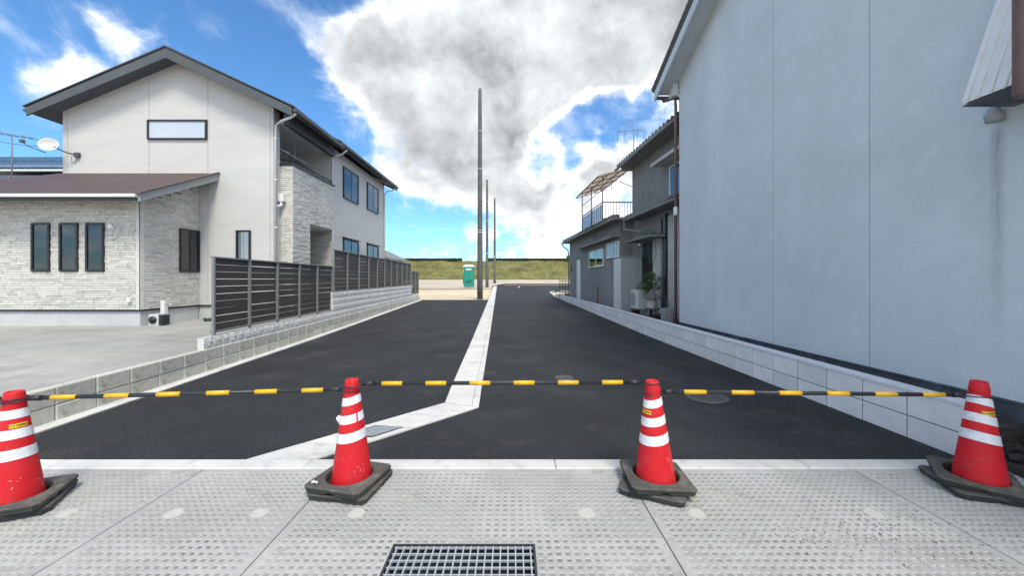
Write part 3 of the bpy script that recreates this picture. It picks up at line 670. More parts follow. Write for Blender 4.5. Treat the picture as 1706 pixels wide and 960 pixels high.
# split-face courses
ws = empty('split_face_wall', (XL(6.15), 6.15, .36), 'white rough split-face block courses carrying the slatted fence', 'wall')
rb = [blockmesh('split_face_block', .192, .190, .11, 'rough', roughen=.026) for _ in range(5)]
def srow(y0, y1, z, m0=0):
    s = (y0-6.15); 
    while s < (y1-6.15)-.1:
        P = dirL*(s+.192) - nL*.018; link('split_face_block', random.choice(rb), ws, (P.x, P.y, z-.36), rotL); s += .2
m = MB(); T = frame((XL(6.15), 6.15, 0), dirL, nL)
m.box(.01, 18.3, -.13, -.045, .358, .552, T=T); m.box(5.06, 16.05, -.13, -.045, .552, 1.092, T=T); m.build('wall_core', 'mortar', ws)
srow(6.15, 24.4, .362)
for z in (.562, .752, .912): srow(11.15, 22.2, z) if z < .9 else None
rb2 = [blockmesh('split_face_block', .392, .165, .11, 'rough', roughen=.026) for _ in range(3)]
s = 5.0
while s < 15.9:
    P = dirL*(s+.392) - nL*.018; link('split_face_block', random.choice(rb2), ws, (P.x, P.y, .942-.36), rotL); s += .4

# ------------------------------------------------------------------ SLATTED FENCES
def fence(y0, y1, z0, z1, nslat, pitch, label):
    base = Vector((XL(y0), y0, z0)) - nL*.075
    r = empty('slatted_fence', base, label, 'fence', 'dark slatted fences on the left wall'); T = frame(base, dirL, nL)
    Lf = (y1-y0)/dirL.y; n = max(1, round(Lf/pitch)); p = Lf/n; H = z1-z0; sh = H/nslat
    pm = MB().box(-.022, .022, -.03, .012, -.05, H+.012).mesh('post', 'fpost')
    for i in range(n+1): link('post', pm, r, dirL*(i*p), (0, 0, angL))
    sm = MB().cbox(.012, p-.012, .014, .034, 0, sh-.008, .003).mesh('slat', 'slat')
    for i in range(n):
        for j in range(nslat):
            o = link('slat', sm, r, dirL*(i*p) + Vector((0, 0, .012+sh*j+random.uniform(-.004, .004))), (random.uniform(-.02, .02), 0, angL))
    for z in (-.02, H-.012):
        m = MB(); m.box(-.02, Lf+.02, -.036, .028, z, z+.024, T=T); m.build('rail', 'fpost', r)
    return r
fence(6.42, 11.2, .62, 1.865, 10, 1.0, 'nearest dark slatted fence panel run, lower than the next, on the rough white blocks')
fence(11.30, 22.1, 1.14, 2.36, 10, 1.05, 'long higher slatted fence run beside the entrance of the white house')
fence(22.3, 24.4, .62, 1.93, 10, 1.0, 'farthest short low slatted fence piece at the end of the wall')

# ------------------------------------------------------------------ RIGHT NEW BLOCK WALL
dirR = Vector((-.026, 1, 0)).normalized(); nR = Vector((-dirR.y, dirR.x, 0)); angR = math.atan2(dirR.y, dirR.x)
wr = empty('block_wall', (XW(3.2), 3.2, 0), 'new pale two-course concrete block wall along the lane', 'wall')
T = frame((XW(3.2), 3.2, 0), dirR, nR)
m = MB(); m.box(.004, 24.5, -.118, -.006, -.05, .43, T=T); m.build('wall_core', 'mortar', wr)
def nb(L_, H_): return MB().cbox(0, L_, -.122, 0, 0, H_, .004).mesh('block', 'newblock')
n1, n2 = nb(.440, .203), nb(.440, .220)
for k in range(54):
    for z, me_ in ((.0, n1), (.213, n2)):
        P = dirR*(k*.45)
        o = link('block', me_, wr, (P.x, P.y, z), (0, 0, 0)); o.matrix_local = Matrix.Translation((P.x, P.y, z)) @ frame((0, 0, 0), dirR, nR) @ Matrix.Diagonal((1, 1, 1, 1))
cm = kerbmesh(1.796, .150, .437, .470, .006).mesh('cap_stone', 'cap')
for k in range(13):
    P = dirR*(k*1.8) + nR*.008
    link('cap_stone', cm, wr).matrix_local = Matrix.Translation(P) @ frame((0, 0, 0), dirR, -nR)
fin = MB(); fin.box(-.004, .002, -.12, .002, .0, .436, T=T); fin.build('end_face', 'newblock', wr)

# ------------------------------------------------------------------ windows
def window(parent, o, u, n, w_, h_, style='plain', fw=.045, dp=.055, mt='black', awn=False):
    T = frame(o, u, n); m = MB()
    m.box(0, w_, .0, dp, 0, fw, T=T); m.box(0, w_, .0, dp, h_-fw, h_, T=T); m.box(0, fw, .0, dp, fw, h_-fw, T=T); m.box(w_-fw, w_, .0, dp, fw, h_-fw, T=T)
    if style == 'slide': m.box(w_/2-.025, w_/2+.025, .0, dp-.008, fw, h_-fw, T=T)
    f = m.build('window', mt, parent)
    b = MB(); b.box(fw*.6, w_-fw*.6, .002, .006, fw*.6, h_-fw*.6, T=T); b.build('room_behind', 'dark', f)
    if style == 'frost':
        p = MB(); p.box(fw*.9, w_-fw*.9, .02, .026, fw*.9, h_-fw*.9, T=T); p.build('pane', 'frost', f); return f
    c = MB()
    if style in ('curtain', 'slide'):
        rng_ = ((fw+.01, w_-fw-.01),) if style == 'curtain' else ((w_*.52, w_-fw-.01),)
        if style == 'curtain' and w_ > .2: rng_ = ((fw+.01, w_*.44), (w_*.52, w_-fw-.02))
        for (a, b_) in rng_:
            k = max(6, int((b_-a)/.02)); vs = []
            for i in range(k+1):
                x = a+(b_-a)*i/k; yy = .013+.005*math.sin(i*1.9)
                vs += [(x, yy, fw+.01), (x, yy, h_-fw-.01)]
            c.add(vs, [(2*i, 2*i+2, 2*i+3, 2*i+1) for i in range(k)], T=T)
        c.build('curtain', 'curtain', f, fix=False)
    if style == 'slide':
        for a, b_, d in ((fw, w_/2, .034), (w_/2, w_-fw, .026)):
            p = MB(); p.box(a, b_, d, d+.004, fw, h_-fw, T=T); p.build('pane', 'glass', f)
    else:
        p = MB(); p.box(fw*.9, w_-fw*.9, .030, .034, fw*.9, h_-fw*.9, T=T); p.build('pane', 'glass', f)
    if awn:
        a = MB(); a.prism([(0, h_+.02), (.14, h_+.0), (.14, h_+.03), (0, h_+.08)], -.04, w_+.04, 'x', T=T); a.build('window_hood', mt, f)
    return f
def clad(parent, o, u, n, w_, h_, holes=(), top=None, label=None):
    """thin stacked-stone cladding: every stone a slightly proud little slab, joined in one part"""
    T = frame(o, u, n); m = MB(); z = 0; rh = .0585
    while z < h_-.01:
        x = -random.uniform(0, .2); z1 = min(z+rh, h_)
        while x < w_:
            ln = random.choice((.12, .18, .24, .30, .36))*random.uniform(.9, 1.1); a, b = max(x, 0), min(x+ln, w_); x += ln
            if b-a < .02: continue
            segs = [(a, b)]
            for (hx0, hx1, hz0, hz1) in holes:
                if z1 > hz0+.01 and z < hz1-.01:
                    ns = []
                    for (s0, s1) in segs:
                        if s1 <= hx0 or s0 >= hx1: ns.append((s0, s1))
                        else:
                            if s0 < hx0: ns.append((s0, hx0))
                            if s1 > hx1: ns.append((hx1, s1))
                    segs = ns
            t = random.choice((1.0, 1.05, .95, .9, .82, 1.0)); d = random.uniform(.012, .026); t = (t, t*random.uniform(.985, 1.0), t*random.uniform(.96, 1.0))
            for s0, s1 in segs:
                if s1-s0 < .015: continue
                if top and z1 > min(top(s0), top(s1)): continue
                m.cbox(s0+.002, s1-.002, .0, d, z+.003, z1-.003, .003, T=T, tint=t)
        z += rh
    o_ = m.build('stone_cladding', 'stone', parent, fix=False); o_['kind'] = 'stuff'; return o_

# ------------------------------------------------------------------ WHITE HOUSE (left)
G0 = .33
H = empty('white_house', (-9.5, 11.3, G0), 'two-storey white house with dark gabled roof and stone-clad wing', 'house')
def rz1(x): return 8.0-(8.0-6.36)*(-9.75-x)/(13.68-9.75) if x < -9.75 else 8.0-(8.0-6.36)*(x+9.75)/(9.75-6.2)
TH = .13
# front gable wall panels with recessed joints
def gable_panel(x0, x1, z0, zt0, zt1, y0, y1, mt='siding', apex=None):
    m = MB(); pl_ = [(x0, z0), (x1, z0), (x1, zt1)] + ([apex] if apex else []) + [(x0, zt0)]; m.prism(pl_, y0, y1, 'y'); return m.build('wall_panel', mt, H)
m = MB(); m.prism([(-13.19, .72), (-7.01, .72), (-7.01, rz1(-7.01)-TH-.02), (-9.75, 8-TH-.02), (-13.19, rz1(-13.19)-TH-.02)], 11.312, 11.45, 'y'); m.build('wall', 'groove', H)
j = .006
for a, b in ((-13.2, -13.05), (-13.05, -10.66), (-10.66, -8.93), (-8.93, -7.10), (-7.10, -7.0)):
    ap = (-9.75, 8-TH) if a < -9.75 < b else None
    gable_panel(a+j, b-j, .74, rz1(a)-TH, rz1(b)-TH, 11.30, 11.311, apex=ap)
m = MB()
m.prism([(-13.2, .33), (-8.3, .33), (-8.3, rz1(-8.3)-TH-.01), (-9.75, 8-TH-.01), (-13.2, rz1(-13.2)-TH-.01)], 11.45, 14.3, 'y')   # main body
m.box(-7.06, -7.0, 11.312, 11.60, .74, 6.5); m.build('wall', 'siding', H)
m = MB(); m.prism([(-13.1, .33), (-6.75, .33), (-6.75, 6.46), (-9.75, 7.85), (-13.1, 6.4)], 14.31, 20.3, 'y'); m.build('wall', 'groove', H)
# rear wing side panels
for a, b in ((14.31, 15.27), (15.27, 17.8), (17.8, 20.3)):
    m = MB(); m.box(-6.751, -6.738, a+.006, b-.006, .74, 6.44); m.build('wall_panel', 'siding', H)
m = MB(); m.box(-8.29, -6.752, 14.296, 14.309, 3.9, 6.5); m.build('wall_panel', 'siding', H)
m = MB(); m.box(-13.16, -6.79, 11.33, 20.27, .30, .70); m.box(-16, -9.21, 9.53, 11.3, .30, .70); m.build('foundation', 'found', H)
m = MB(); m.box(-16, -9.165, 9.485, 9.53, .70, .735); m.box(-9.20, -9.165, 9.53, 11.30, .70, .735); m.box(-9.165, -6.98, 11.285, 11.33, .70, .738); m.build('drip_edge', 'black', H)
# wing
m = MB(); m.box(-16, -9.2, 9.52, 11.3, .737, 3.5); m.prism([(9.52, 3.5), (11.3, 3.5), (11.3, 4.4)], -15, -9.2, 'x'); m.build('wall', 'groove', H)
wins = [(-11.85, .45), (-11.16, .46), (-10.51, .45)]
clad(H, (-15.99, 9.52, .74), (1, 0, 0), (0, -1, 0), 6.70, 2.80, holes=[(x+15.99, x+w_+15.99, .95, 2.14) for x, w_ in wins])
m = MB(); m.box(-9.285, -9.18, 9.495, 9.52, .74, 3.55, tint=1.); m.box(-9.20, -9.175, 9.495, 9.60, .74, 3.55, tint=1.); m.build('corner_trim', 'stone', H)
clad(H, (-9.2, 9.605, .74), (0, 1, 0), (1, 0, 0), 1.69, 3.6, holes=[(1.01, 1.69, .97, 2.17)], top=lambda x: 2.82+.478*x)
for (x, w_) in wins: window(H, (x, 9.52, 1.69), (1, 0, 0), (0, -1, 0), w_, 1.19, 'curtain')
window(H, (-9.2, 10.615, 1.71), (0, 1, 0), (1, 0, 0), .665, 1.20, 'slide')
window(H, (-10.68, 11.30, 5.59), (1, 0, 0), (0, -1, 0), 1.74, .58, 'frost')
window(H, (-8.08, 11.30, 1.95), (1, 0, 0), (0, -1, 0), .42, .98, 'curtain')
# wing roof: overlapping metal courses
wrf = MB(); wrf.prism([(8.98, 3.43), (11.3, 4.55), (11.3, 4.42), (8.98, 3.33)], -15.2, -8.66, 'x'); wrf = wrf.build('roof', 'barge', H)
nr = 16
for i in range(nr):
    y0_, y1_ = 8.93+2.36*i/nr, 8.93+2.36*(i+1)/nr+.03; z0_, z1_ = 3.49+1.13*i/nr, 3.49+1.13*(i+1)/nr; xl_ = -14.95+1.75*i/nr; xl2 = -14.95+1.75*(i+1)/nr
    m = MB(); m.add([(xl_, y0_, z0_), (-8.62, y0_, z0_), (-8.62, y1_, z1_), (xl2, y1_, z1_), (xl_, y0_, z0_-.035), (-8.62, y0_, z0_-.035), (-8.62, y1_, z1_-.03), (xl2, y1_, z1_-.03)],
                    [(0,1,2,3),(4,7,6,5),(0,4,5,1),(1,5,6,2),(2,6,7,3),(3,7,4,0)]); m.build('roof_course', 'brown_roof', wrf)
m = MB(); m.add([(-14.95, 8.93, 3.46), (-13.2, 11.29, 4.6), (-13.2, 13.5, 4.6), (-15.7, 13.5, 3.46), (-15.7, 8.93, 3.46)], [(0, 1, 2, 3, 4)]); m.build('roof_hip', 'brown_roof', wrf)
m = MB(); m.prism([(8.90, 3.30), (8.90, 3.47), (11.29, 4.60), (11.29, 4.40)], -8.655, -8.60, 'x'); m.build('barge_board', 'barge2', wrf)
m = MB(); m.prism([(8.86, 3.50), (8.86, 3.46), (11.29, 4.60), (11.29, 4.64)], -8.66, -8.57, 'x'); m.build('verge_cap', 'brown_roof', wrf)
m = MB(); m.prism([(8.83, 3.40), (8.83, 3.46), (8.835, 3.465), (8.93, 3.46), (8.93, 3.40), (8.87, 3.395)], -15.2, -8.66, 'x'); m.build('gutter', 'white', wrf)
# main roof
m = MB(); m.prism([(-13.68, 6.36), (-9.75, 8.0), (-6.2, 6.36), (-6.2, 6.36-TH), (-9.75, 8-TH), (-13.68, 6.36-TH)], 10.87, 14.0, 'y'); rf = m.build('roof', 'soffit', H)
m = MB(); m.prism([(-13.74, 6.35), (-9.75, 8.035), (-6.14, 6.35), (-6.14, 6.385), (-9.75, 8.08), (-13.74, 6.385)], 10.80, 14.0, 'y'); m.build('roof_sheet', 'roofd', rf)
m = MB(); m.prism([(-13.68, 6.345), (-9.75, 8.03), (-6.2, 6.345), (-6.2, 6.10), (-9.75, 7.74), (-13.68, 6.11)], 10.825, 10.868, 'y'); m.build('barge_board', 'barge', rf)
m = MB(); m.tube([(-6.13, 10.84, 6.27), (-6.13, 14.0, 6.27)], .050, 8); m.build('gutter', 'barge', rf); m = MB(); m.tube([(-13.74, 10.84, 6.27), (-13.74, 14.0, 6.27)], .050, 8); m.build('gutter', 'barge', rf)
m = MB(); m.prism([(-13.6, 6.5), (-9.75, 8.08), (-6.28, 6.50), (-6.28, 6.38), (-9.75, 7.95), (-13.6, 6.38)], 14.01, 20.85, 'y'); rf2 = m.build('roof', 'soffit', H)
m = MB(); m.prism([(-13.66, 6.5), (-9.75, 8.11), (-6.2, 6.49), (-6.2, 6.53), (-9.75, 8.15), (-13.66, 6.53)], 13.95, 20.9, 'y'); m.build('roof_sheet', 'roofd', rf2)
m = MB(); m.prism([(-9.75, 8.10), (-6.24, 6.485), (-6.24, 6.28), (-9.75, 7.87)], 13.96, 14.008, 'y'); m.prism([(-9.75, 8.10), (-6.24, 6.485), (-6.24, 6.28), (-9.75, 7.87)], 20.86, 20.90, 'y'); m.build('barge_board', 'barge', rf2)
m = MB(); m.tube([(-6.20, 13.99, 6.43), (-6.20, 20.9, 6.43)], .050, 8); m.build('gutter', 'barge', rf2)
# porch / balcony tower
m = MB(); m.box(-8.3, -6.625, 11.625, 12.6, .33, 3.31); m.box(-8.3, -6.625, 12.6, 14.3, 3.31, 3.9)
m.box(-8.3, -6.625, 11.625, 12.6, 3.31, 3.9); m.box(-6.76, -6.625, 11.625, 14.29, 3.9, 4.93); m.box(-7.2, -6.76, 11.625, 11.74, 3.9, 4.93); m.build('balcony_wall', 'groove', H)
clad(H, (-7.05, 11.625, .33), (1, 0, 0), (0, -1, 0), .43, 4.6)
clad(H, (-6.625, 11.60, .33), (0, 1, 0), (1, 0, 0), 2.68, 4.6, holes=[(1.0, 2.55, -1, 2.98)])
clad(H, (-8.1, 14.305, .33), (1, 0, 0), (0, -1, 0), 1.45, 2.98)
m = MB(); m.box(-8.2, -6.66, 12.61, 14.29, 3.28, 3.309); m.build('porch_ceiling', 'offwhite', H)
m = MB(); m.box(-6.80, -6.575, 11.58, 14.3, 4.932, 4.985); m.box(-7.2, -6.80, 11.58, 11.76, 4.932, 4.985)
m.tube([(-6.69, 11.64, 5.12), (-6.69, 14.28, 5.12)], .022, 8)
for yy in (11.66, 12.3, 12.95, 13.6, 14.2): m.box(-6.70, -6.68, yy-.012, yy+.012, 4.985, 5.12)
m.tube([(-7.1, 11.66, 5.12), (-6.69, 11.66, 5.12)], .022, 8); m.build('balcony_rail', 'black', H)
m = MB(); m.box(-8.29, -6.72, 11.46, 14.29, 6.16, 6.19); m.build('balcony_ceiling', 'offwhite', H)
m = MB(); m.box(-6.72, -6.56, 11.32, 14.29, 6.04, 6.36); m.build('beam', 'barge', H)
m = MB(); m.box(-8.30, -8.27, 11.9, 13.7, 3.92, 5.9); d_ = m.build('sliding_door', 'black', H)
m = MB(); m.box(-8.268, -8.262, 11.97, 12.77, 4.0, 5.82); m.box(-8.268, -8.262, 12.83, 13.63, 4.0, 5.82); m.build('pane', 'glass', d_)
m = MB()
for yy in (12.3, 13.3):
    m.tube([(-7.5, yy, 6.16), (-7.5, yy, 5.62)], .016, 8); m.tube([(-7.85, yy, 5.55), (-7.7, yy, 5.62), (-7.3, yy, 5.62), (-7.1, yy, 5.53), (-7.2, yy, 5.46)], .012, 6)
m.tube([(-7.3, 11.9, 5.6), (-7.3, 14.0, 5.6)], .014, 6); m.build('drying_rail', 'white', H)
# rear windows
for a, b, z0_, h_, aw in ((15.32, 16.8, 4.75, 1.25, 0), (17.84, 19.3, 4.75, 1.25, 0), (15.32, 16.8, 1.9, 1.22, 1), (17.84, 19.3, 1.9, 1.22, 1)):
    window(H, (-6.738, a, z0_), (0, 1, 0), (1, 0, 0), b-a, h_, 'slide', awn=aw)
# downpipes
def pipe(pts, r=.035, mt='white', parent=H, name='downpipe', clips=()):
    m = MB(); m.tube(pts, r, 10)
    o = m.build(name, mt, parent)
    for z in clips:
        c = MB(); x, y = pts[-1][0], pts[-1][1]; c.lathe([(r*1.25, z-.02), (r*1.25, z+.02)], 10, Matrix.Translation((x, y, 0))); c.build('pipe_clip', mt, o)
    return o
pipe([(-6.15, 10.95, 6.22), (-6.3, 10.98, 6.12), (-6.72, 11.22, 6.12), (-6.90, 11.25, 6.0), (-6.91, 11.25, .5)], .036, clips=(1.6, 3, 4.4, 5.6))
pipe([(-6.22, 14.5, 6.38), (-6.4, 14.5, 6.2), (-6.62, 14.36, 6.12), (-6.69, 14.34, 5.9), (-6.69, 14.34, .5)], .036, clips=(1.6, 3, 4.4, 5.6))
pipe([(-6.24, 20.7, 6.38), (-6.42, 20.5, 6.2), (-6.6, 20.25, 6.12), (-6.69, 20.2, 5.9), (-6.69, 20.2, .5)], .036, clips=(1.6, 3, 4.4, 5.6))
m = MB(); m.box(-6.98, -6.80, 11.45, 11.60, 3.82, 4.05); m.tube([(-6.9, 11.5, 3.85), (-6.9, 11.5, 3.70), (-6.96, 11.3, 3.62)], .04, 10); m.build('rain_head', 'white', H)
# exterior spot, outlet and vents
m = MB(); m.box(-9.72, -9.66, 9.44, 9.50, 2.66, 2.80); m.tube([(-9.70, 9.44, 2.73), (-9.78, 9.38, 2.76)], .014, 8)
m.lathe([(.03, .0), (.045, .02), (.05, .10), (.075, .17), (.07, .17)], 16, Matrix.Translation((-9.78, 9.37, 2.86)) @ Matrix.Rotation(R(155), 4, 'Y') @ Matrix.Rotation(R(15), 4, 'X')); m.build('wall_spotlight', 'white', H)
m = MB(); m.box(-9.46, -9.37, 9.43, 9.50, .93, 1.04); m.build('outlet_box', 'white', H)
# tap post and small reel by the wall
t = empty('garden_tap', (-8.95, 9.9, G0), 'white standpipe tap beside the corner of the stone-clad wing', 'tap')
m = MB(); m.box(-9.0, -8.90, 9.85, 9.95, G0, .95); m.build('post', 'white', t)
m = MB(); m.tube([(-8.9, 9.9, .86), (-8.78, 9.88, .86), (-8.74, 9.88, .80)], .014, 8); m.tube([(-8.95, 9.9, .95), (-8.88, 9.9, .99), (-8.80, 9.9, .99)], .010, 6); m.build('spout', 'steel', t)
t = empty('hose_reel', (-8.9, 9.3, G0), 'small pale hose reel box standing at the corner of the stone-clad wing', 'hose reel')
m = MB(); m.box(-9.02, -8.78, 9.55, 9.78, G0, .62); m.build('case', 'acwhite', t)
m = MB(); m.lathe([(.09, 0), (.09, .03), (.03, .05)], 20, Matrix.Translation((-8.91, 9.55, .48)) @ Matrix.Rotation(R(90), 4, 'X')); m.box(-8.77, -8.68, 9.56, 9.76, .36, .60); m.build('reel', 'black', t)
# satellite dish
t = empty('satellite_dish', (-13.0, 11.1, 5.2), 'white satellite dish on an arm at the left corner of the gable', 'satellite dish')
m = MB(); Td = Matrix.Translation((-13.18, 10.95, 5.32)) @ Matrix.Rotation(R(28), 4, 'Z') @ Matrix.Rotation(R(70), 4, 'X')
m.lathe([(.01, -.05), (.10, -.038), (.16, -.01), (.21, .03), (.212, .036), (.205, .036), (.16, 0), (.10, -.028), (.01, -.04)], 28, Td, cap=False); m.build('reflector', 'acwhite', t)
m = MB(); m.tube([(-13.1, 11.0, 5.28), (-12.85, 11.1, 5.15), (-12.72, 11.3, 5.13)], .02, 8); m.tube([(-13.2, 10.9, 5.08), (-13.45, 10.7, 5.2), (-13.52, 10.62, 5.3)], .012, 6); m.box(-13.56, -13.48, 10.58, 10.66, 5.27, 5.35); m.tube([(-12.8, 11.2, 5.1), (-12.95, 11.28, 4.95), (-12.8, 11.28, 4.9), (-12.76, 11.28, 5.05)], .006, 5); m.box(-12.78, -12.66, 11.22, 11.30, 5.06, 5.2); m.build('mount_arm', 'barge', t)
# weeds at the foot
def tuft(name, x, y, z, r_, h_, n, label, cat, mt='leaf', group=None, lw=.018):
    m = MB()
    for k in range(n):
        a = random.random()*6.28; rr = r_*math.sqrt(random.random()); bx, by = x+rr*.5*math.cos(a), y+rr*.5*math.sin(a); hh = h_*random.uniform(.4, 1)
        tx, ty = x+rr*math.cos(a), y+rr*math.sin(a); a2 = random.random()*6.28; dx, dy = lw*math.cos(a2), lw*math.sin(a2)
        m.add([(bx-dx*.3, by-dy*.3, z), (bx+dx*.3, by+dy*.3, z), (tx+dx, ty+dy, z+hh*.7), (tx*1.0+rr*.1*math.cos(a), ty+rr*.1*math.sin(a), z+hh)], [(0, 1, 2, 3)], tint=random.uniform(.6, 1.5))
    return tag(m.build(name, mt, fix=False), label, cat, group)
tuft('weed', -8.35, 10.55, .335, .12, .13, 60, 'small green weed by the house wall behind the near end of the slatted fence', 'weed')

# ------------------------------------------------------------------ NEIGHBOURS, LEFT BACK
nb_ = empty('tiled_house', (-24, 22, 0), 'dark neighbouring house with a blue glazed tile roof behind the white house', 'house')
m = MB(); m.box(-34, -17.6, 20.6, 27, 0, 7.0); m.build('wall', 'soffit', nb_)
m = MB(); m.prism([(20.0, 7.25), (23.8, 8.75), (27.6, 7.25), (27.6, 7.1), (23.8, 8.6), (20.0, 7.1)], -34.5, -17.2, 'x'); nroof = m.build('roof', 'blue_tile', nb_)
for k in range(40):
    x = -31+.34*k
    m = MB(); m.tube([(x, 19.95, 7.27), (x, 23.8, 8.80)], .07, 6); m.build('tile_row', 'blue_tile', nroof)
m = MB(); m.box(-34.6, -17.1, 23.6, 24.0, 8.72, 9.0); m.build('ridge', 'blue_tile', nroof)
m = MB(); m.tube([(-34, 19.9, 7.12), (-17.2, 19.9, 7.12)], .06, 6); m.build('gutter', 'white', nroof)
def yagi(name, base, h, label, els, boom, r=.018, vertical=False):
    t = empty(name, base, label, 'antenna'); b = Vector(base); st_ = 'oldgut'
    m = MB(); m.tube([b, b+Vector((0, 0, h))], r, 8); m.build('mast', st_, t)
    if not vertical:
        m = MB()
        for a in (0, 2.1, 4.2): m.tube([b+Vector((.28*math.cos(a), .28*math.sin(a), -.05)), b+Vector((0, 0, .35))], .010, 5)
        m.build('tripod', st_, t)
    for (z, bdir, n, el, off) in boom:
        bd = Vector(bdir).normalized(); m = MB(); c = b+Vector((0, 0, z)); m.tube([c-bd*off[0], c+bd*off[1]], .012, 6)
        perp = Vector((0, 0, 1)) if vertical else Vector((-bd.y, bd.x, 0))
        for k in range(n):
            q = c-bd*off[0]+bd*(off[0]+off[1])*k/(n-1); m.tube([q-perp*el*(1-.3*k/n), q+perp*el*(1-.3*k/n)], .007, 5)
        m.build('antenna_boom', st_, t)
    return t
yagi('tv_antenna', (-14.3, 11.0, 4.12), 1.52, 'thin rooftop television antenna on a tripod in front of the blue roof tiles', 0, [(1.5, (1, .25, -.12), 7, .22, (.5, .5))], r=.016)
for i, (a, b, lb) in enumerate((((-20, 14, 6.9), (-13.3, 11.05, 5.3), 'thin dark cable running to the satellite dish from the upper left'), ((-20, 14, 6.2), (-14.3, 11, 5.0), 'thin dark cable running to the television antenna'))):
    m = MB(); a, b = Vector(a), Vector(b); m.tube([a.lerp(b, t_)-Vector((0, 0, .5*t_*(1-t_))) for t_ in np.linspace(0, 1, 10)], .008, 5); tag(m.build('overhead_cable', 'black'), lb, 'cable')
fh = empty('far_house', (-17, 47, .5), 'distant low house with a dark gabled roof just past the slatted fence', 'house')
m = MB(); m.prism([(-19.5, .3), (-14.6, .3), (-14.6, 4.0), (-17, 5.1), (-19.5, 4.0)], 45, 52, 'y'); m.build('wall', 'oldwall', fh)
m = MB(); m.prism([(-20, 3.95), (-17, 5.35), (-14.05, 3.95), (-14.05, 3.75), (-17, 5.15), (-20, 3.75)], 44.5, 52.5, 'y'); m.build('roof', 'oldtile', fh)

# ------------------------------------------------------------------ GREY BUILDING (right)
GX = 4.2
B = empty('grey_building', (GX, 6, 0), 'tall blue-grey stuccoed building with a blank side wall', 'building')
RY = 5.0; RZ = 8.35; RS = .385
def bt(y): return RZ-RS*abs(y-RY)-.06
def fb(y): return .475-.009*(y-3.15)
m = MB(); m.prism([(-.6, 0), (9.66, 0), (9.66, bt(9.66)), (RY, bt(RY)), (-.6, bt(-.6))], GX+.012, GX+9, 'x'); m.build('wall', 'band_found', B)
js = [-.6, 1.0, 2.75, 4.52, 6.19, 7.99, 9.68]
for i in range(len(js)-1):
    a, b = js[i]+(.005 if i else 0), js[i+1]-(.005 if i < len(js)-2 else 0)
    pl_ = [(a, fb(a)), (b, fb(b)), (b, bt(b))] + ([(RY, bt(RY))] if a < RY < b else []) + [(a, bt(a))]
    m = MB(); m.prism(pl_, GX, GX+.0125, 'x'); m.build('wall_panel', 'greywall', B)
m = MB(); m.prism([(-.6, fb(-.6)-.012), (9.69, fb(9.69)-.012), (9.69, fb(9.69)+.006), (-.6, fb(-.6)+.006)], GX-.012, GX+.01, 'x'); m.build('drip_edge', 'band_found', B)
m = MB(); m.box(GX, GX+9, 9.662, 9.68, .4, bt(9.68)); m.build('rear_wall', 'greywall', B)
streak(M['greywall'], 3.33-6, 2.84, .07, 2.0, 1, .55)
streak(M['greywall'], 3.42-6, 2.7, .22, 2.2, 1, .22, (.3, .33, .33))
streak(M['greywall'], 7.95-6, 7.0, .5, 5.5, 1, .5, (.75, .78, .80))
streak(M['greywall'], 5.1-6, 8.0, .25, 3.0, 1, .16, (.30, .33, .35))
# roof
o_ = .42
m = MB(); m.prism([(-1, bt(-1)+.0), (RY, bt(RY)), (10.1, bt(10.1)), (10.1, bt(10.1)+.14), (RY, bt(RY)+.14), (-1, bt(-1)+.14)], GX-o_, GX+9.4, 'x'); gr = m.build('roof', 'greywall', B)
m = MB(); m.prism([(-1, bt(-1)-.13), (RY, bt(RY)-.13), (10.14, bt(10.14)-.13), (10.14, bt(10.14)+.10), (RY, bt(RY)+.10), (-1, bt(-1)+.10)], GX-o_-.035, GX-o_, 'x'); m.build('barge_board', 'greywall', gr)
m = MB(); m.box(GX-.14, GX-.001, 9.70, 9.95, bt(9.8)-.30, bt(9.8)-.001); m.build('corbel', 'greywall', gr)
m = MB(); m.prism([(-1, bt(-1)+.14), (RY, bt(RY)+.14), (10.18, bt(10.18)+.14), (10.18, bt(10.18)+.19), (RY, bt(RY)+.20), (-1, bt(-1)+.20)], GX-o_-.07, GX+9.4, 'x'); m.build('roof_sheet', 'oldtile', gr)
for k in range(26):
    y_ = 10.16-.2*k; m = MB(); z_ = bt(y_)+.19; m.prism([(y_, z_-.02), (y_-.19, z_+.19*RS-.02), (y_-.19, z_+.19*RS+.02), (y_, z_+.035)], GX-o_-.10, GX-o_+.25, 'x'); m.build('verge_tile', 'oldtile', gr)
m = MB(); m.tube([(GX-.38, 10.16, bt(10.16)-.02), (GX+4, 10.16, bt(10.16)-.02)], .050, 8); m.build('gutter', 'oldgut', gr)
pipe([(GX-.25, 10.14, bt(10.14)-.04), (GX-.22, 10.10, bt(10.1)-.16), (GX-.02, 9.86, bt(10)-.22), (GX-.03, 9.80, 5.9), (GX-.03, 9.80, .3)], .037, 'brownpipe', B, clips=(1.1, 2.6, 4.9))
m = MB(); m.lathe([(.05, 3.12), (.055, 3.14), (.055, 3.30), (.045, 3.34)], 14, Matrix.Translation((GX-.03, 9.80, 0))); m.build('pipe_joint', 'white', B)
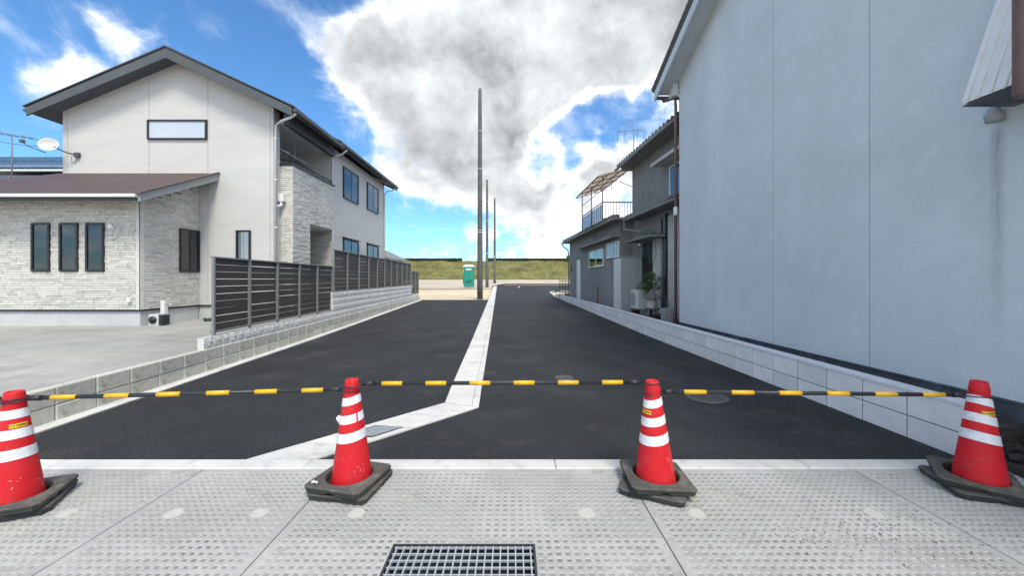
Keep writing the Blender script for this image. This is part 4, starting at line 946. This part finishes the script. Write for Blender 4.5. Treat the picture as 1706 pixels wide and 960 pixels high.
# white ribbed hood
hd = MB(); hd.prism([(GX-.42, 2.97), (GX-.115, 3.90), (GX-.0, 4.25), (GX, 2.97)], 1.9, 3.215, 'y'); hd = hd.build('ribbed_hood', 'white', B)
m = MB()
for yy in (3.205, 3.12, 3.035, 2.95, 2.865, 2.78, 2.69, 2.6, 2.5, 2.4, 2.3, 2.2, 2.1):
    w2 = .020 if yy > 3.2 else .009
    m.add([(GX-.425, yy-w2, 2.965), (GX-.425, yy+w2, 2.965), (GX-.43, yy+w2, 2.99), (GX-.43, yy-w2, 2.99),
           (GX-.115, yy-w2, 3.92), (GX-.115, yy+w2, 3.92), (GX-.10, yy+w2, 3.90), (GX-.10, yy-w2, 3.90)], [(0,1,2,3),(4,5,6,7),(3,2,5,4),(0,3,4,7),(1,6,5,2),(0,7,6,1)])
m.build('rib', 'white', hd)
m = MB(); m.prism([(GX-.43, 2.945), (GX-.40, 2.965), (GX, 2.965), (GX, 2.945)], 1.9, 3.225, 'y'); m.build('hood_underside', 'band_found', hd)
m = MB(); m.tube([(3.70, 2.78, 2.82), (3.70, 2.78, 2.845), (3.70, 2.78, 6.6)], [.044, .055, .055], 18); m.build('large_brown_pipe', 'brownpipe', B)
m = MB(); m.lathe([(.05, 0), (.055, .04), (.058, .07), (.045, .075), (.04, .11), (.02, .13)], 16, Matrix.Translation((GX-.07, 3.30, 2.85))); m.tube([(GX-.07, 3.30, 2.97), (GX-.06, 3.22, 3.0), (GX+.01, 3.2, 2.96)], .016, 8); m.box(GX-.04, GX, 3.27, 3.33, 2.86, 2.95); m.build('cable_entry_cap', 'cabinet', B)
# debris at the near right corner
t = empty('debris_pile', (4.0, 2.95, .05), 'dark rubble heap at the end of the block wall behind the rightmost cone', 'rubble')
for k in range(22):
    x, y_, s_ = 3.98+random.uniform(-.08, .45), 2.95+random.uniform(-.3, .2), random.uniform(.03, .10)
    b_ = bmesh.new(); bmesh.ops.create_icosphere(b_, subdivisions=2, radius=s_)
    for v in b_.verts: v.co = Vector((v.co.x*1.3, v.co.y, v.co.z*.7))*random.uniform(.8, 1.2)
    me = bpy.data.meshes.new('clod'); b_.to_mesh(me); b_.free(); me.materials.append(M['soil']); link('clod', me, t, (x-4.0, y_-2.95, random.uniform(0, .10)))
m = MB(); pts = []
Tt = Matrix.Translation((4.06, 3.02, .20)) @ Matrix.Rotation(R(-14), 4, 'Z') @ Matrix.Rotation(R(6), 4, 'Y')
vs = []; 
for i in range(2):
    for k in range(9):
        a = R(10+20*k); 
        for rr in (.055, .050): vs.append((.55*i, rr*math.cos(a), rr*math.sin(a)))
fs = []
for k in range(8):
    fs += [(2*k, 2*k+2, 18+2*k+2, 18+2*k), (2*k+1, 18+2*k+1, 18+2*k+3, 2*k+3), (2*k, 2*k+1, 2*k+3, 2*k+2)]
m.add(vs, fs, T=Tt); tag(m.build('broken_gutter', 'brownpipe', fix=False), 'broken brown half-pipe lying on rubble behind the rightmost cone', 'pipe')

# ------------------------------------------------------------------ OLD HOUSE (right, beyond)
O = empty('old_house', (4.2, 14, .3), 'old grey rendered house with roof terrace beyond the blue-grey building', 'house')
dO = Vector((-.06, 1, 0)).normalized(); nO = Vector((-dO.y, dO.x, 0))
def XO(y): return 3.57+.06*(23.8-y)       # lower far wall
def XU(y): return 4.60+.06*(14-y)         # near and upper wall
def quadprism(m, ya, yb, xf, dx0, dx1, z0, z1, mi=0):
    m.prism([(xf(ya)+dx0, ya), (xf(yb)+dx0, yb), (xf(yb)+dx1, yb), (xf(ya)+dx1, ya)], z0, z1, 'z', mi)
m = MB(); quadprism(m, 14.6, 23.8, XO, 0, 5, .2, 3.70); m.build('wall', 'oldwall', O)
m = MB(); quadprism(m, 9.8, 14.6, XU, 0, 4, .2, 5.95); m.build('wall', 'oldwall', O)
# panel seams and stains on the far wall
for a, b in ((14.62, 16.6), (16.6, 19.2), (19.2, 21.3), (21.3, 23.78)):
    m = MB(); quadprism(m, a+.006, b-.006, XO, -.018, .001, .28, 3.5); m.build('wall_panel', 'oldwall', O)
# eave A
ea = MB(); quadprism(ea, 14.2, 24.1, XO, -.36, 4, 3.70, 3.79); ea = ea.build('lower_roof', 'oldwall', O)
me_t = MB().lathe([(.075, 0), (.075, .26)], 8, Matrix.Rotation(R(-90), 4, 'Y')).mesh('eave_tile', 'oldtile')
def tiles(parent, ya, yb, xf, dx, z, st=.24):
    y_ = ya; org = ORG[parent]
    while y_ < yb: link('eave_tile', me_t, parent, Vector((xf(y_)+dx+.24, y_, z))-org); y_ += st
tiles(ea, 14.3, 24.0, XO, -.40, 3.83)
m = MB(); m.tube([(XO(14.2)-.42, 14.2, 3.72), (XO(24.1)-.42, 24.1, 3.72)], .050, 8); m.tube([(XO(24.1)-.42, 24.0, 3.70), (XO(24)-.38, 24.0, 3.55), (XO(24)-.1, 23.85, 3.3), (XO(23.85)-.06, 23.84, 3.1), (XO(23.84)-.06, 23.84, .3)], .035, 8); m.build('gutter', 'oldgut', ea)
# eave B over the near recess
eb = MB(); quadprism(eb, 9.9, 13.9, XU, -.48, .02, 3.60, 3.68); eb.prism([(XU(12)-.48, 3.68), (XU(12)+.3, 3.68), (XU(12)+.3, 3.95)], 9.9, 13.9, 'y'); eb = eb.build('lower_roof', 'oldtile', O)
tiles(eb, 10.0, 13.9, XU, -.50, 3.72)
m = MB(); m.tube([(XU(9.9)-.54, 9.9, 3.62), (XU(14)-.54, 14.0, 3.62)], .05, 8); m.tube([(XU(13.9)-.54, 13.95, 3.58), (XU(13.9)-.54, 13.9, 3.30), (XU(12.5)-.15, 12.4, 2.98), (XU(11.9)-.08, 11.9, 2.90), (XU(11.9)-.08, 11.9, .3)], .038, 8); m.build('gutter', 'oldgut', eb)
# upper roof
eu = MB(); eu.prism([(XU(14.4)-.5, 14.42), (XU(9.7)-.5, 9.7), (9, 9.7), (9, 14.9), (XU(14.4)-.3, 14.9)], 5.68, 5.74, 'z'); eu.prism([(XU(12)-.5, 5.74), (XU(12)+4, 5.74), (XU(12)+4, 7.2)], 9.8, 14.85, 'y'); eu = eu.build('upper_roof', 'oldwall', O)
tiles(eu, 9.8, 14.8, XU, -.55, 5.80, .24)
m = MB(); m.tube([(XU(9.7)-.56, 9.7, 5.70), (XU(14.8)-.56, 14.85, 5.70)], .045, 8); m.build('gutter', 'oldgut', eu)
# windows
f = window(O, (XU(11.5)-.002, 11.5, 3.75+.02), -dO, nO, 1.3, 1.08, 'curtain', fw=.05, mt='steel')
m = MB(); quadprism(m, 9.9, 11.95, XU, -.42, 0, 4.98, 5.02); quadprism(m, 9.9, 11.95, XU, -.43, -.40, 4.96, 5.06); m.build('window_hood', 'oldwall2', O)
for (ya, wd, z0_, h_) in ((19.0, 2.35, 2.05, .78), (16.2, .80, 2.35, .62), (15.3, .62, 2.35, .62)):
    window(O, (XO(ya)-.02, ya, z0_), -dO, nO, wd, h_, 'slide', fw=.05, mt='white')
m = MB(); quadprism(m, 14.6, 20.6, XO, -.34, 0, 3.10, 3.14); quadprism(m, 14.6, 20.6, XO, -.36, -.33, 3.07, 3.16); m.build('window_hood', 'oldwall', O)
m = MB(); quadprism(m, 20.9, 21.7, XO, -.045, -.02, .35, 2.55); dr = m.build('narrow_door', 'white', O)
m = MB(); quadprism(m, 20.95, 21.2, XO, -.058, -.045, 1.4, 1.47); m.build('handle', 'steel', dr)
m = MB(); quadprism(m, 17.5, 17.62, XO, -.06, -.02, .35, 1.15); m.build('dark_post', 'brownpipe', O)
m = MB(); m.box(XO(18)-.04, XO(18)-.02, 17.9, 18.1, 3.32, 3.55); m.box(XO(23.4)-.05, XO(23.4)-.02, 23.2, 23.4, 1.9, 2.3); m.build('vent', 'black', O)
# near recess: dark lattice door, pale boarded panel, posts
m = MB(); quadprism(m, 12.75, 13.55, XU, -.03, -.002, .35, 2.75); dr = m.build('lattice_door', 'dark', O)
m = MB()
for k in range(8): quadprism(m, 12.78+k*.1, 12.81+k*.1, XU, -.05, -.03, .35, 2.75)
m.build('lattice', 'black', dr)
m = MB(); quadprism(m, 12.0, 12.74, XU, -.025, -.002, .35, 2.85); m.build('pale_panel', 'oldwall2', O)
m = MB(); quadprism(m, 11.0, 11.65, XU, -.025, -.002, .35, 3.4); m.build('pale_panel', 'oldwall2', O)
m = MB(); quadprism(m, 11.68, 11.76, XU, -.08, -.003, .35, 3.5); quadprism(m, 12.0, 12.05, XU, -.06, -.03, .35, 3.4); m.build('wall_post', 'black', O)
m = MB(); quadprism(m, 11.7, 14.0, XU, -.55, -.02, 2.80, 2.85); m.build('door_canopy', 'oldwall', O)
m = MB(); m.tube([(4.42, 13.2, 2.68), (4.30, 13.0, 2.66)], .035, 8); m.build('porch_lamp', 'white', O)
# terrace rails and canopy
tr = MB(); 
def xt(y): return 3.53-.05*(y-15)
for z in (4.50, 3.86): tr.tube([(xt(15), 15, z), (xt(18.4), 18.4, z)], .022, 6); tr.tube([(xt(15), 15, z), (4.85, 15, z)], .022, 6)
tr = tr.build('terrace_rail', 'rust', O)
for k in range(12):
    m = MB(); y_ = 15+3.4*k/11; m.tube([(xt(y_), y_, 3.8), (xt(y_), y_, 4.5)], .011, 5); m.build('baluster', 'cabinet', tr)
for k in range(1, 13):
    m = MB(); x = 3.53+1.3*k/12; m.tube([(x, 15, 3.8), (x, 15, 4.5)], .011, 5); m.build('baluster', 'cabinet', tr)
m = MB(); m.add([(xt(15)+.012, 15.02, 3.9), (xt(18.4)+.012, 18.4, 3.9), (xt(18.4)+.012, 18.4, 4.44), (xt(15)+.012, 15.02, 4.44)], [(0, 1, 2, 3)]); m.build('side_screen', 'frost', tr, fix=False)
for y_ in (15.0, 16.7, 18.4):
    m = MB(); m.tube([(xt(y_), y_, 3.8), (xt(y_), y_, 5.5)], .022, 6); m.build('terrace_post', 'rust', tr)
def cz(x): return 5.50+(x-3.35)*.28
m = MB(); n_ = 40; vs = []
for i in range(n_+1):
    y_ = 14.85+3.9*i/n_; 
    for x in (3.30, 4.65): vs.append((x-.05*(y_-15), y_, cz(x)+.012*math.cos(i*math.pi)))
m.add(vs, [(2*i, 2*i+2, 2*i+3, 2*i+1) for i in range(n_)]); cn = m.build('canopy_sheet', 'poly', O, fix=False)
m = MB()
for x in (3.33, 3.75, 4.2, 4.62): m.tube([(x, 14.85, cz(x)-.035), (x-.19, 18.75, cz(x)-.035)], .02, 5)
for y_ in (14.87, 15.8, 16.75, 17.7, 18.7): m.tube([(3.30-.05*(y_-15), y_, cz(3.3)-.06), (4.64-.05*(y_-15), y_, cz(4.64)-.06)], .018, 5)
m.tube([(3.45, 15.05, 5.0), (3.9, 15.05, 5.0), (3.9, 15.05, 5.5)], .014, 5); m.tube([(xt(15), 15, 5.0), (xt(18.4), 18.4, 5.0)], .014, 5); m.tube([(4.7, 15, 5.1), (4.2, 15, 5.3)], .014, 5); m.build('canopy_frame', 'rust', cn)
# antenna on the roof
yagi('roof_antenna', (4.62, 14.6, 5.8), 1.85, 'tall rooftop antenna with upright rods on the old house roof', 0, [(1.35, (.9, .25, .16), 5, .44, (.70, .45)), (.40, (1, 0, 0), 4, .09, (.15, .15))], r=.018, vertical=True)
# storage cabinet
t = empty('storage_cabinet', (4.2, 13.9, .3), 'tall pale grey metal cabinet against the old house wall', 'cabinet')
m = MB(); m.box(3.86, 4.60, 13.6, 14.58, .30, 2.28); m.build('body', 'cabinet', t)
m = MB(); m.box(3.846, 3.859, 13.63, 14.55, .70, 2.24); m.box(3.846, 3.859, 13.63, 14.55, .32, .68); m.build('door', 'acwhite', t)
m = MB(); m.box(4.05, 4.35, 13.588, 13.599, .35, 1.0); m.build('hatch', 'cabinet', t)
m = MB(); m.box(3.83, 4.62, 13.57, 14.6, 2.281, 2.31); m.build('top', 'cabinet', t)
# AC unit
t = empty('air_conditioner', (4.28, 12.9, .4), 'cream outdoor air conditioner unit beside the tall cabinet', 'air conditioner')
m = MB(); m.box(4.10, 4.38, 12.5, 13.28, .52, 1.14); m.build('casing', 'acwhite', t)
m = MB(); Tg = Matrix.Translation((4.10, 13.0, .83)) @ Matrix.Rotation(R(-90), 4, 'Y')
m.lathe([(.23, 0), (.23, .012), (.21, .012), (.21, .002)], 24, Tg, cap=False); m.lathe([(.205, .001), (.205, .003)], 24, Tg, smooth=False)
for k in range(-5, 6): m.box(4.085, 4.09, 12.78, 13.22, .83+k*.04-.004, .83+k*.04+.004)
m.build('fan_grille', 'cabinet', t)
m = MB(); m.box(4.12, 4.36, 12.55, 12.62, .30, .52); m.box(4.12, 4.36, 13.15, 13.22, .30, .52); m.build('foot', 'cabinet', t)
# stone lantern
t = empty('stone_lantern', (4.02, 11.3, .3), 'low weathered stone lantern behind the block wall', 'stone lantern')
Tl = Matrix.Translation((4.12, 11.3, 0)) @ Matrix.Rotation(R(20), 4, 'Z')
m = MB(); m.lathe([(.29, .92), (.30, .95), (.20, 1.04), (.07, 1.12), (.06, 1.16), (.03, 1.20)], 6, Tl, smooth=False); m.build('cap', 'lantern', t)
m = MB(); m.lathe([(.17, .66), (.17, .92)], 6, Tl, smooth=False); m.box(4.07, 4.17, 11.13, 11.15, .72, .86); m.build('light_chamber', 'oldwall2', t)
m = MB(); m.lathe([(.2, .60), (.24, .63), (.2, .66)], 6, Tl, smooth=False)
for a in (.5, 2.1, 3.7, 5.2): m.tube([(4.12+.14*math.cos(a), 11.3+.14*math.sin(a), .62), (4.12+.2*math.cos(a), 11.3+.2*math.sin(a), .3)], .045, 6)
m.build('legs', 'lantern', t)
# shrub
t = empty('nandina_shrub', (4.1, 11.9, .3), 'leafy green shrub with a thin bare stem rising beside the old house', 'shrub')
m = MB()
for k in range(7):
    a = k*.9; m.tube([(4.08, 11.9, .3), (4.08+.05*math.cos(a), 11.9+.05*math.sin(a), .9), (4.08+.22*math.cos(a), 11.9+.22*math.sin(a), 1.5+.15*math.sin(k*2))], [.014, .011, .006], 5)
m.tube([(4.10, 11.9, .3), (4.16, 11.9, 1.5), (4.22, 11.95, 2.0), (4.30, 11.9, 2.25), (4.28, 11.95, 2.7)], [.016, .013, .010, .008, .005], 5); m.v = [v+Vector((.16, 0, 0)) for v in m.v]; m.build('stem', 'bark', t)
m = MB()
def leaves(m, c, rx, rzz, n, s0=.035):
    for _ in range(n):
        while True:
            p = Vector([random.uniform(-1, 1) for _ in range(3)])
            if p.length < 1: break
        p = Vector((c[0]+p.x*rx, c[1]+p.y*rx, c[2]+p.z*rzz)); d = Vector([random.gauss(0, 1) for _ in range(3)]).normalized(); e = d.orthogonal().normalized(); s_ = s0*random.uniform(.6, 1.4)
        m.add([p-d*s_, p+e*s_*.35, p+d*s_, p-e*s_*.35], [(0, 1, 2, 3)], tint=random.uniform(.5, 1.6))
for c in ((4.08, 11.9, 1.35, .30, .22), (4.25, 11.85, 1.5, .20, .16), (3.9, 11.95, 1.25, .20, .16), (4.12, 11.85, 1.62, .16, .12), (4.3, 11.95, 1.25, .18, .12), (4.0, 11.8, 1.05, .2, .1)): leaves(m, c[:3], c[3], c[4], 170)
for c in ((4.10, 11.9, 2.95, .2, .08), (4.3, 11.9, 2.9, .18, .1), (4.1, 11.9, 2.1, .08, .16), (3.95, 11.9, 2.95, .12, .05)): leaves(m, c[:3], c[3], c[4], 45, .03)
m.v = [v+Vector((.16, 0, 0)) for v in m.v]; m.build('foliage', 'leaf', t, fix=False)
# hose coil and pots
m = MB()
for k in range(3): m.tube([(4.18+.0*k+.16*math.cos(a)*1, 10.7+.04*k, .75+.28*math.sin(a)) for a in np.linspace(0, 2*math.pi, 22, endpoint=False)], .014, 6, closed=True)
tag(m.build('garden_hose', 'barge'), 'coiled grey garden hose hanging next to the stone lantern', 'hose')
for i, (x, y_, r_, h_, lb) in enumerate(((4.02, 10.5, .12, .22, 'dark plant pot nearest the brown downpipe'), (3.95, 12.3, .13, .2, 'dark plant pot in front of the air conditioner'))):
    m = MB(); m.lathe([(r_*.75, .3), (r_, .3+h_), (r_*1.08, .3+h_), (r_*1.08, .33+h_), (r_*.9, .33+h_)], 16, Matrix.Translation((x, y_, 0))); tag(m.build('plant_pot', 'soil'), lb, 'plant pot')
m = MB(); m.box(4.0, 4.22, 10.05, 10.35, .28, .72); tag(m.build('meter_box', 'oldwall'), 'low grey box behind the block wall beside the brown downpipe', 'box')
# iron fence at the far end
t = empty('iron_fence', (3.3, 25.5, .2), 'short black iron bar fence on a low kerb past the old house', 'fence')
m = MB(); m.box(3.1, 3.75, 25.4, 25.55, .15, .50); m.build('base', 'oldblock', t)
m = MB()
for z in (.62, 1.35): m.box(3.12, 3.78, 25.46, 25.49, z, z+.025)
m.build('rail', 'black', t)
for k in range(7): m = MB(); x = 3.14+.1*k; m.box(x-.012, x+.012, 25.46, 25.485, .5, 1.5); m.build('bar', 'black', t)
tuft('low_shrub', 3.75, 24.8, .2, .35, .5, 160, 'dark low shrub beside the iron fence', 'shrub', lw=.04)

# ------------------------------------------------------------------ UTILITY POLES
def upole(x, y, h_, r0, r1, label, bolts=True):
    z0 = gz(y)-.05; t = empty('utility_pole', (x, y, z0), label, 'pole', 'bare utility poles along the gutter')
    m = MB(); Tp = Matrix.Translation((x, y, z0)); m.lathe([(r0+(r1-r0)*k/12, h_*k/12) for k in range(13)] + [(r1*.6, h_+.02)], 20, Tp); m.build('shaft', 'polepole', t)
    if bolts:
        k = 0; z = 1.9
        while z < h_-.3:
            rr = r0+(r1-r0)*z/h_; sg = 1 if k % 2 else -1; b = MB(); b.tube([(x+sg*(rr-.01), y, z0+z), (x+sg*(rr+.10), y, z0+z)], .011, 5); b.build('step_bolt', 'steel', t); z += .45*2; k += 1
    for z in (h_*.32, h_*.33, h_*.62, h_*.8):
        rr = r0+(r1-r0)*z/h_+.006; b = MB(); b.lathe([(rr, z-.02), (rr, z+.02)], 20, Tp); b.build('band', 'steel', t)
upole(-2.08, 25.0, 13.75, .19, .115, 'nearest and tallest bare grey utility pole at the edge of the asphalt')
upole(-2.72, 42, 11.95, .17, .11, 'middle bare utility pole, paler, next to the portable toilet')
upole(-2.52, 56, 12.6, .19, .12, 'farthest and darkest bare utility pole at the end of the gutter')

# ------------------------------------------------------------------ PORTABLE TOILET
tz = gz(40)+.14; t = empty('portable_toilet', (-4.5, 40.5, tz), 'teal portable toilet with pale domed roof on the sandy plot', 'portable toilet')
x0, x1, y0_, y1_ = -5.0, -4.02, 40.1, 41.1
m = MB(); m.box(x0, x1, y0_, y1_, tz+.16, tz+2.2); m.box(x0-.03, x0+.05, y0_-.03, y0_+.05, tz+.16, tz+2.22); m.box(x1-.05, x1+.03, y0_-.03, y0_+.05, tz+.16, tz+2.22); m.build('cabin', 'teal', t)
m = MB(); m.box(x0+.1, x1-.1, y0_-.035, y0_-.001, tz+.25, tz+1.8); m.box(x0+.14, x1-.5, y0_-.045, y0_-.035, tz+1.0, tz+1.7); dr = m.build('door', 'teal', t)
m = MB()
for k in range(6): m.box(x0+.16, x1-.16, y0_-.05, y0_-.045, tz+.55+.05*k, tz+.57+.05*k)
m.tube([(x0+.15, y0_-.05, tz+1.65), (x0+.45, y0_-.05, tz+1.2), (x1-.2, y0_-.05, tz+.75)], .018, 5); m.build('door_moulding', 'teald', dr)
m = MB(); m.tube([(x0+.3+.16*math.cos(a)+.18, y0_-.05, tz+.45+.14*math.sin(a)) for a in np.linspace(0, math.pi, 10)], .02, 6); m.build('handle', 'black', dr)
m = MB(); m.box(x0+.2, x1-.2, y0_-.02, y0_-.001, tz+1.88, tz+2.04); m.build('sign_plate', 'white', t)
m = MB()
for i, (s_, z) in enumerate(((1.06, 2.2), (1.08, 2.26), (1.0, 2.34), (.8, 2.42), (.4, 2.46))):
    pass
prof = [(.56, 2.2), (.57, 2.28), (.52, 2.37), (.36, 2.44), (.1, 2.47)]
vs = []; cx, cy = (x0+x1)/2, (y0_+y1_)/2
for r_, z in prof: vs += [(cx-r_, cy-r_, tz+z), (cx+r_, cy-r_, tz+z), (cx+r_, cy+r_, tz+z), (cx-r_, cy+r_, tz+z)]
m.add(vs, [(0, 3, 2, 1)] + [(4*i+k, 4*i+(k+1) % 4, 4*i+4+(k+1) % 4, 4*i+4+k) for i in range(4) for k in range(4)] + [(16, 17, 18, 19)]); m.build('roof', 'white', t)
m = MB(); m.box(x0-.02, x1+.02, y0_-.02, y1_, tz+.10, tz+.16)
for k in range(4): m.box(x0+.02+k*.27, x0+.17+k*.27, y0_, y1_, tz, tz+.10)
m.build('skid_base', 'cabinet', t)
m = MB(); m.box(x0-.14, x0-.01, y0_+.3, y0_+.8, tz+.4, tz+1.3); m.build('side_tank', 'teald', t)

# ------------------------------------------------------------------ LEVEE, GRASS, HEDGES
def lz(x, y):
    b = float(np.interp(y, [89, 90.5, 100.5, 101.5, 106, 116], [1.2, 1.35, 5.95, 6.07, 6.07, 1.0]))
    return b + .10*math.sin(x*.31+y)*math.sin(y*.8+x*.07) + .05*math.sin(x*1.3)
m = MB(); X = np.linspace(-220, 220, 260); Y = [88.5, 89.5, 90.5, 92.5, 94.5, 96.5, 98.5, 100.5, 101.5, 106, 116]
m.add([(x, y, lz(x, y) if y > 89 else 1.0) for y in Y for x in X], [(j*260+i, j*260+i+1, (j+1)*260+i+1, (j+1)*260+i) for j in range(len(Y)-1) for i in range(259)], smooth=True)
tag(m.build('levee', 'grass'), 'long grassy river bank closing the view', kind='structure')
nG = 30000; gx = rng.uniform(-45, 45, nG); gy = 89.3+12*rng.random(nG)**.9; vs = []; fs = []; tn = []
patch = np.sin(gx*.23+gy*.5)*np.sin(gx*.05+1.3)+.6*np.sin(gx*.71+gy*1.9)
for i in range(nG):
    h_ = rng.uniform(.12, .34)*(1+.4*patch[i]); s_ = rng.uniform(.06, .22); z = lz(gx[i], gy[i])-.03; lean = rng.uniform(-.12, .12); b = len(vs)
    vs += [(gx[i]-s_, gy[i], z), (gx[i]+s_, gy[i], z), (gx[i]+lean+s_*.3, gy[i]+.03, z+h_)]; fs.append((b, b+1, b+2)); t_ = rng.uniform(.55, 1.35)*(1+.2*patch[i]); tn.append((t_*1.05, t_, t_*.8))
me = bpy.data.meshes.new('bank_grass'); me.from_pydata(vs, [], fs); me.materials.append(M['blade'])
at = me.color_attributes.new('tint', 'FLOAT_COLOR', 'CORNER'); at.data.foreach_set('color', np.array([[*c, 1.] for c in tn for _ in range(3)]).ravel())
o = bpy.data.objects.new('bank_grass', me); C.objects.link(o); tag(o, 'rough green and straw-coloured grass covering the bank', 'grass', kind='stuff')
def hedge(xa, xb, label, y=103.0, h_=1.12):
    t = empty('clipped_hedge', ((xa+xb)/2, y, 6.0), label, 'hedge', 'dark clipped hedges along the top of the bank')
    m = MB(); m.box(xa+.15, xb-.15, y-.35, y+.35, 5.9, 6.0+h_-.12, tint=.7); m.build('core', 'hedge', t)
    m = MB(); n = int((xb-xa)*45)
    for _ in range(n):
        x = random.uniform(xa, xb); s_ = random.uniform(.06, .13); f_ = random.random()
        p = Vector((x, y-.38+random.uniform(-.05, .08), 6.0+random.random()*h_)) if f_ < .65 else Vector((x, y+random.uniform(-.4, .4), 6.0+h_-.08+random.uniform(-.06, .05)))
        d = Vector([random.gauss(0, 1) for _ in range(3)]).normalized(); e = d.orthogonal().normalized(); m.add([p-d*s_, p+e*s_*.7, p+d*s_, p-e*s_*.7], [(0, 1, 2, 3)], tint=random.uniform(.5, 1.8))
    m.build('foliage', 'hedge', t, fix=False)
hedge(-60, -13.2, 'long dark clipped hedge on top of the bank left of the poles')
hedge(-7.1, 60, 'long dark clipped hedge on top of the bank right of the poles')
for i, (x, y, h_) in enumerate(((-11.9, 103, .55), (-11.0, 103.2, .35), (-9.6, 103, .4))):
    tuft('bank_sapling', x, y, 6.0, .3, h_, 60, ['tallest thin sapling in the gap between the two hedges', 'middle thin sapling in the gap between the two hedges', 'right-hand low sapling in the gap between the two hedges'][i], 'sapling', lw=.04)
tuft('bank_bush', 15.1, 100.5, 5.9, .9, 1.9, 400, 'small green bush on the bank against the corner of the old house', 'bush', lw=.09)

# ------------------------------------------------------------------ GRIT
m = MB(); rg = random.Random(5)
def grit(x, y, z, s_):
    a = rg.random()*6.28
    m.add([(x+s_*math.cos(a+k*2.09)*rg.uniform(.6, 1.2), y+s_*math.sin(a+k*2.09)*rg.uniform(.6, 1.2), z) for k in range(3)] + [(x, y, z+s_*.8)], [(0, 1, 3), (1, 2, 3), (2, 0, 3)], tint=rg.uniform(.3, 1.3))
for _ in range(500): grit(rg.uniform(-4, 4), rg.uniform(1.3, 3.02), .0005, rg.uniform(.0015, .005))
for _ in range(260): grit(rg.gauss(2.05, .35), rg.gauss(2.25, .10), .0005, rg.uniform(.002, .008))
for _ in range(500): grit(rg.uniform(-4.5, 3.7), 3.175+abs(rg.gauss(0, .10)), .003, rg.uniform(.0015, .005))
for _ in range(700):
    y = 3.2+16*rg.random()**1.5; sd_ = rg.random()
    grit((XW(y)-abs(rg.gauss(0, .06))) if sd_ < .5 else (XA(y)+abs(rg.gauss(0, .06))), y, gz(y)+.002, rg.uniform(.002, .007))
tag(m.build('grit', 'lantern', fix=False), 'scattered grit and crumbs of dirt on the sidewalk and along the asphalt edges', 'grit', kind='stuff')
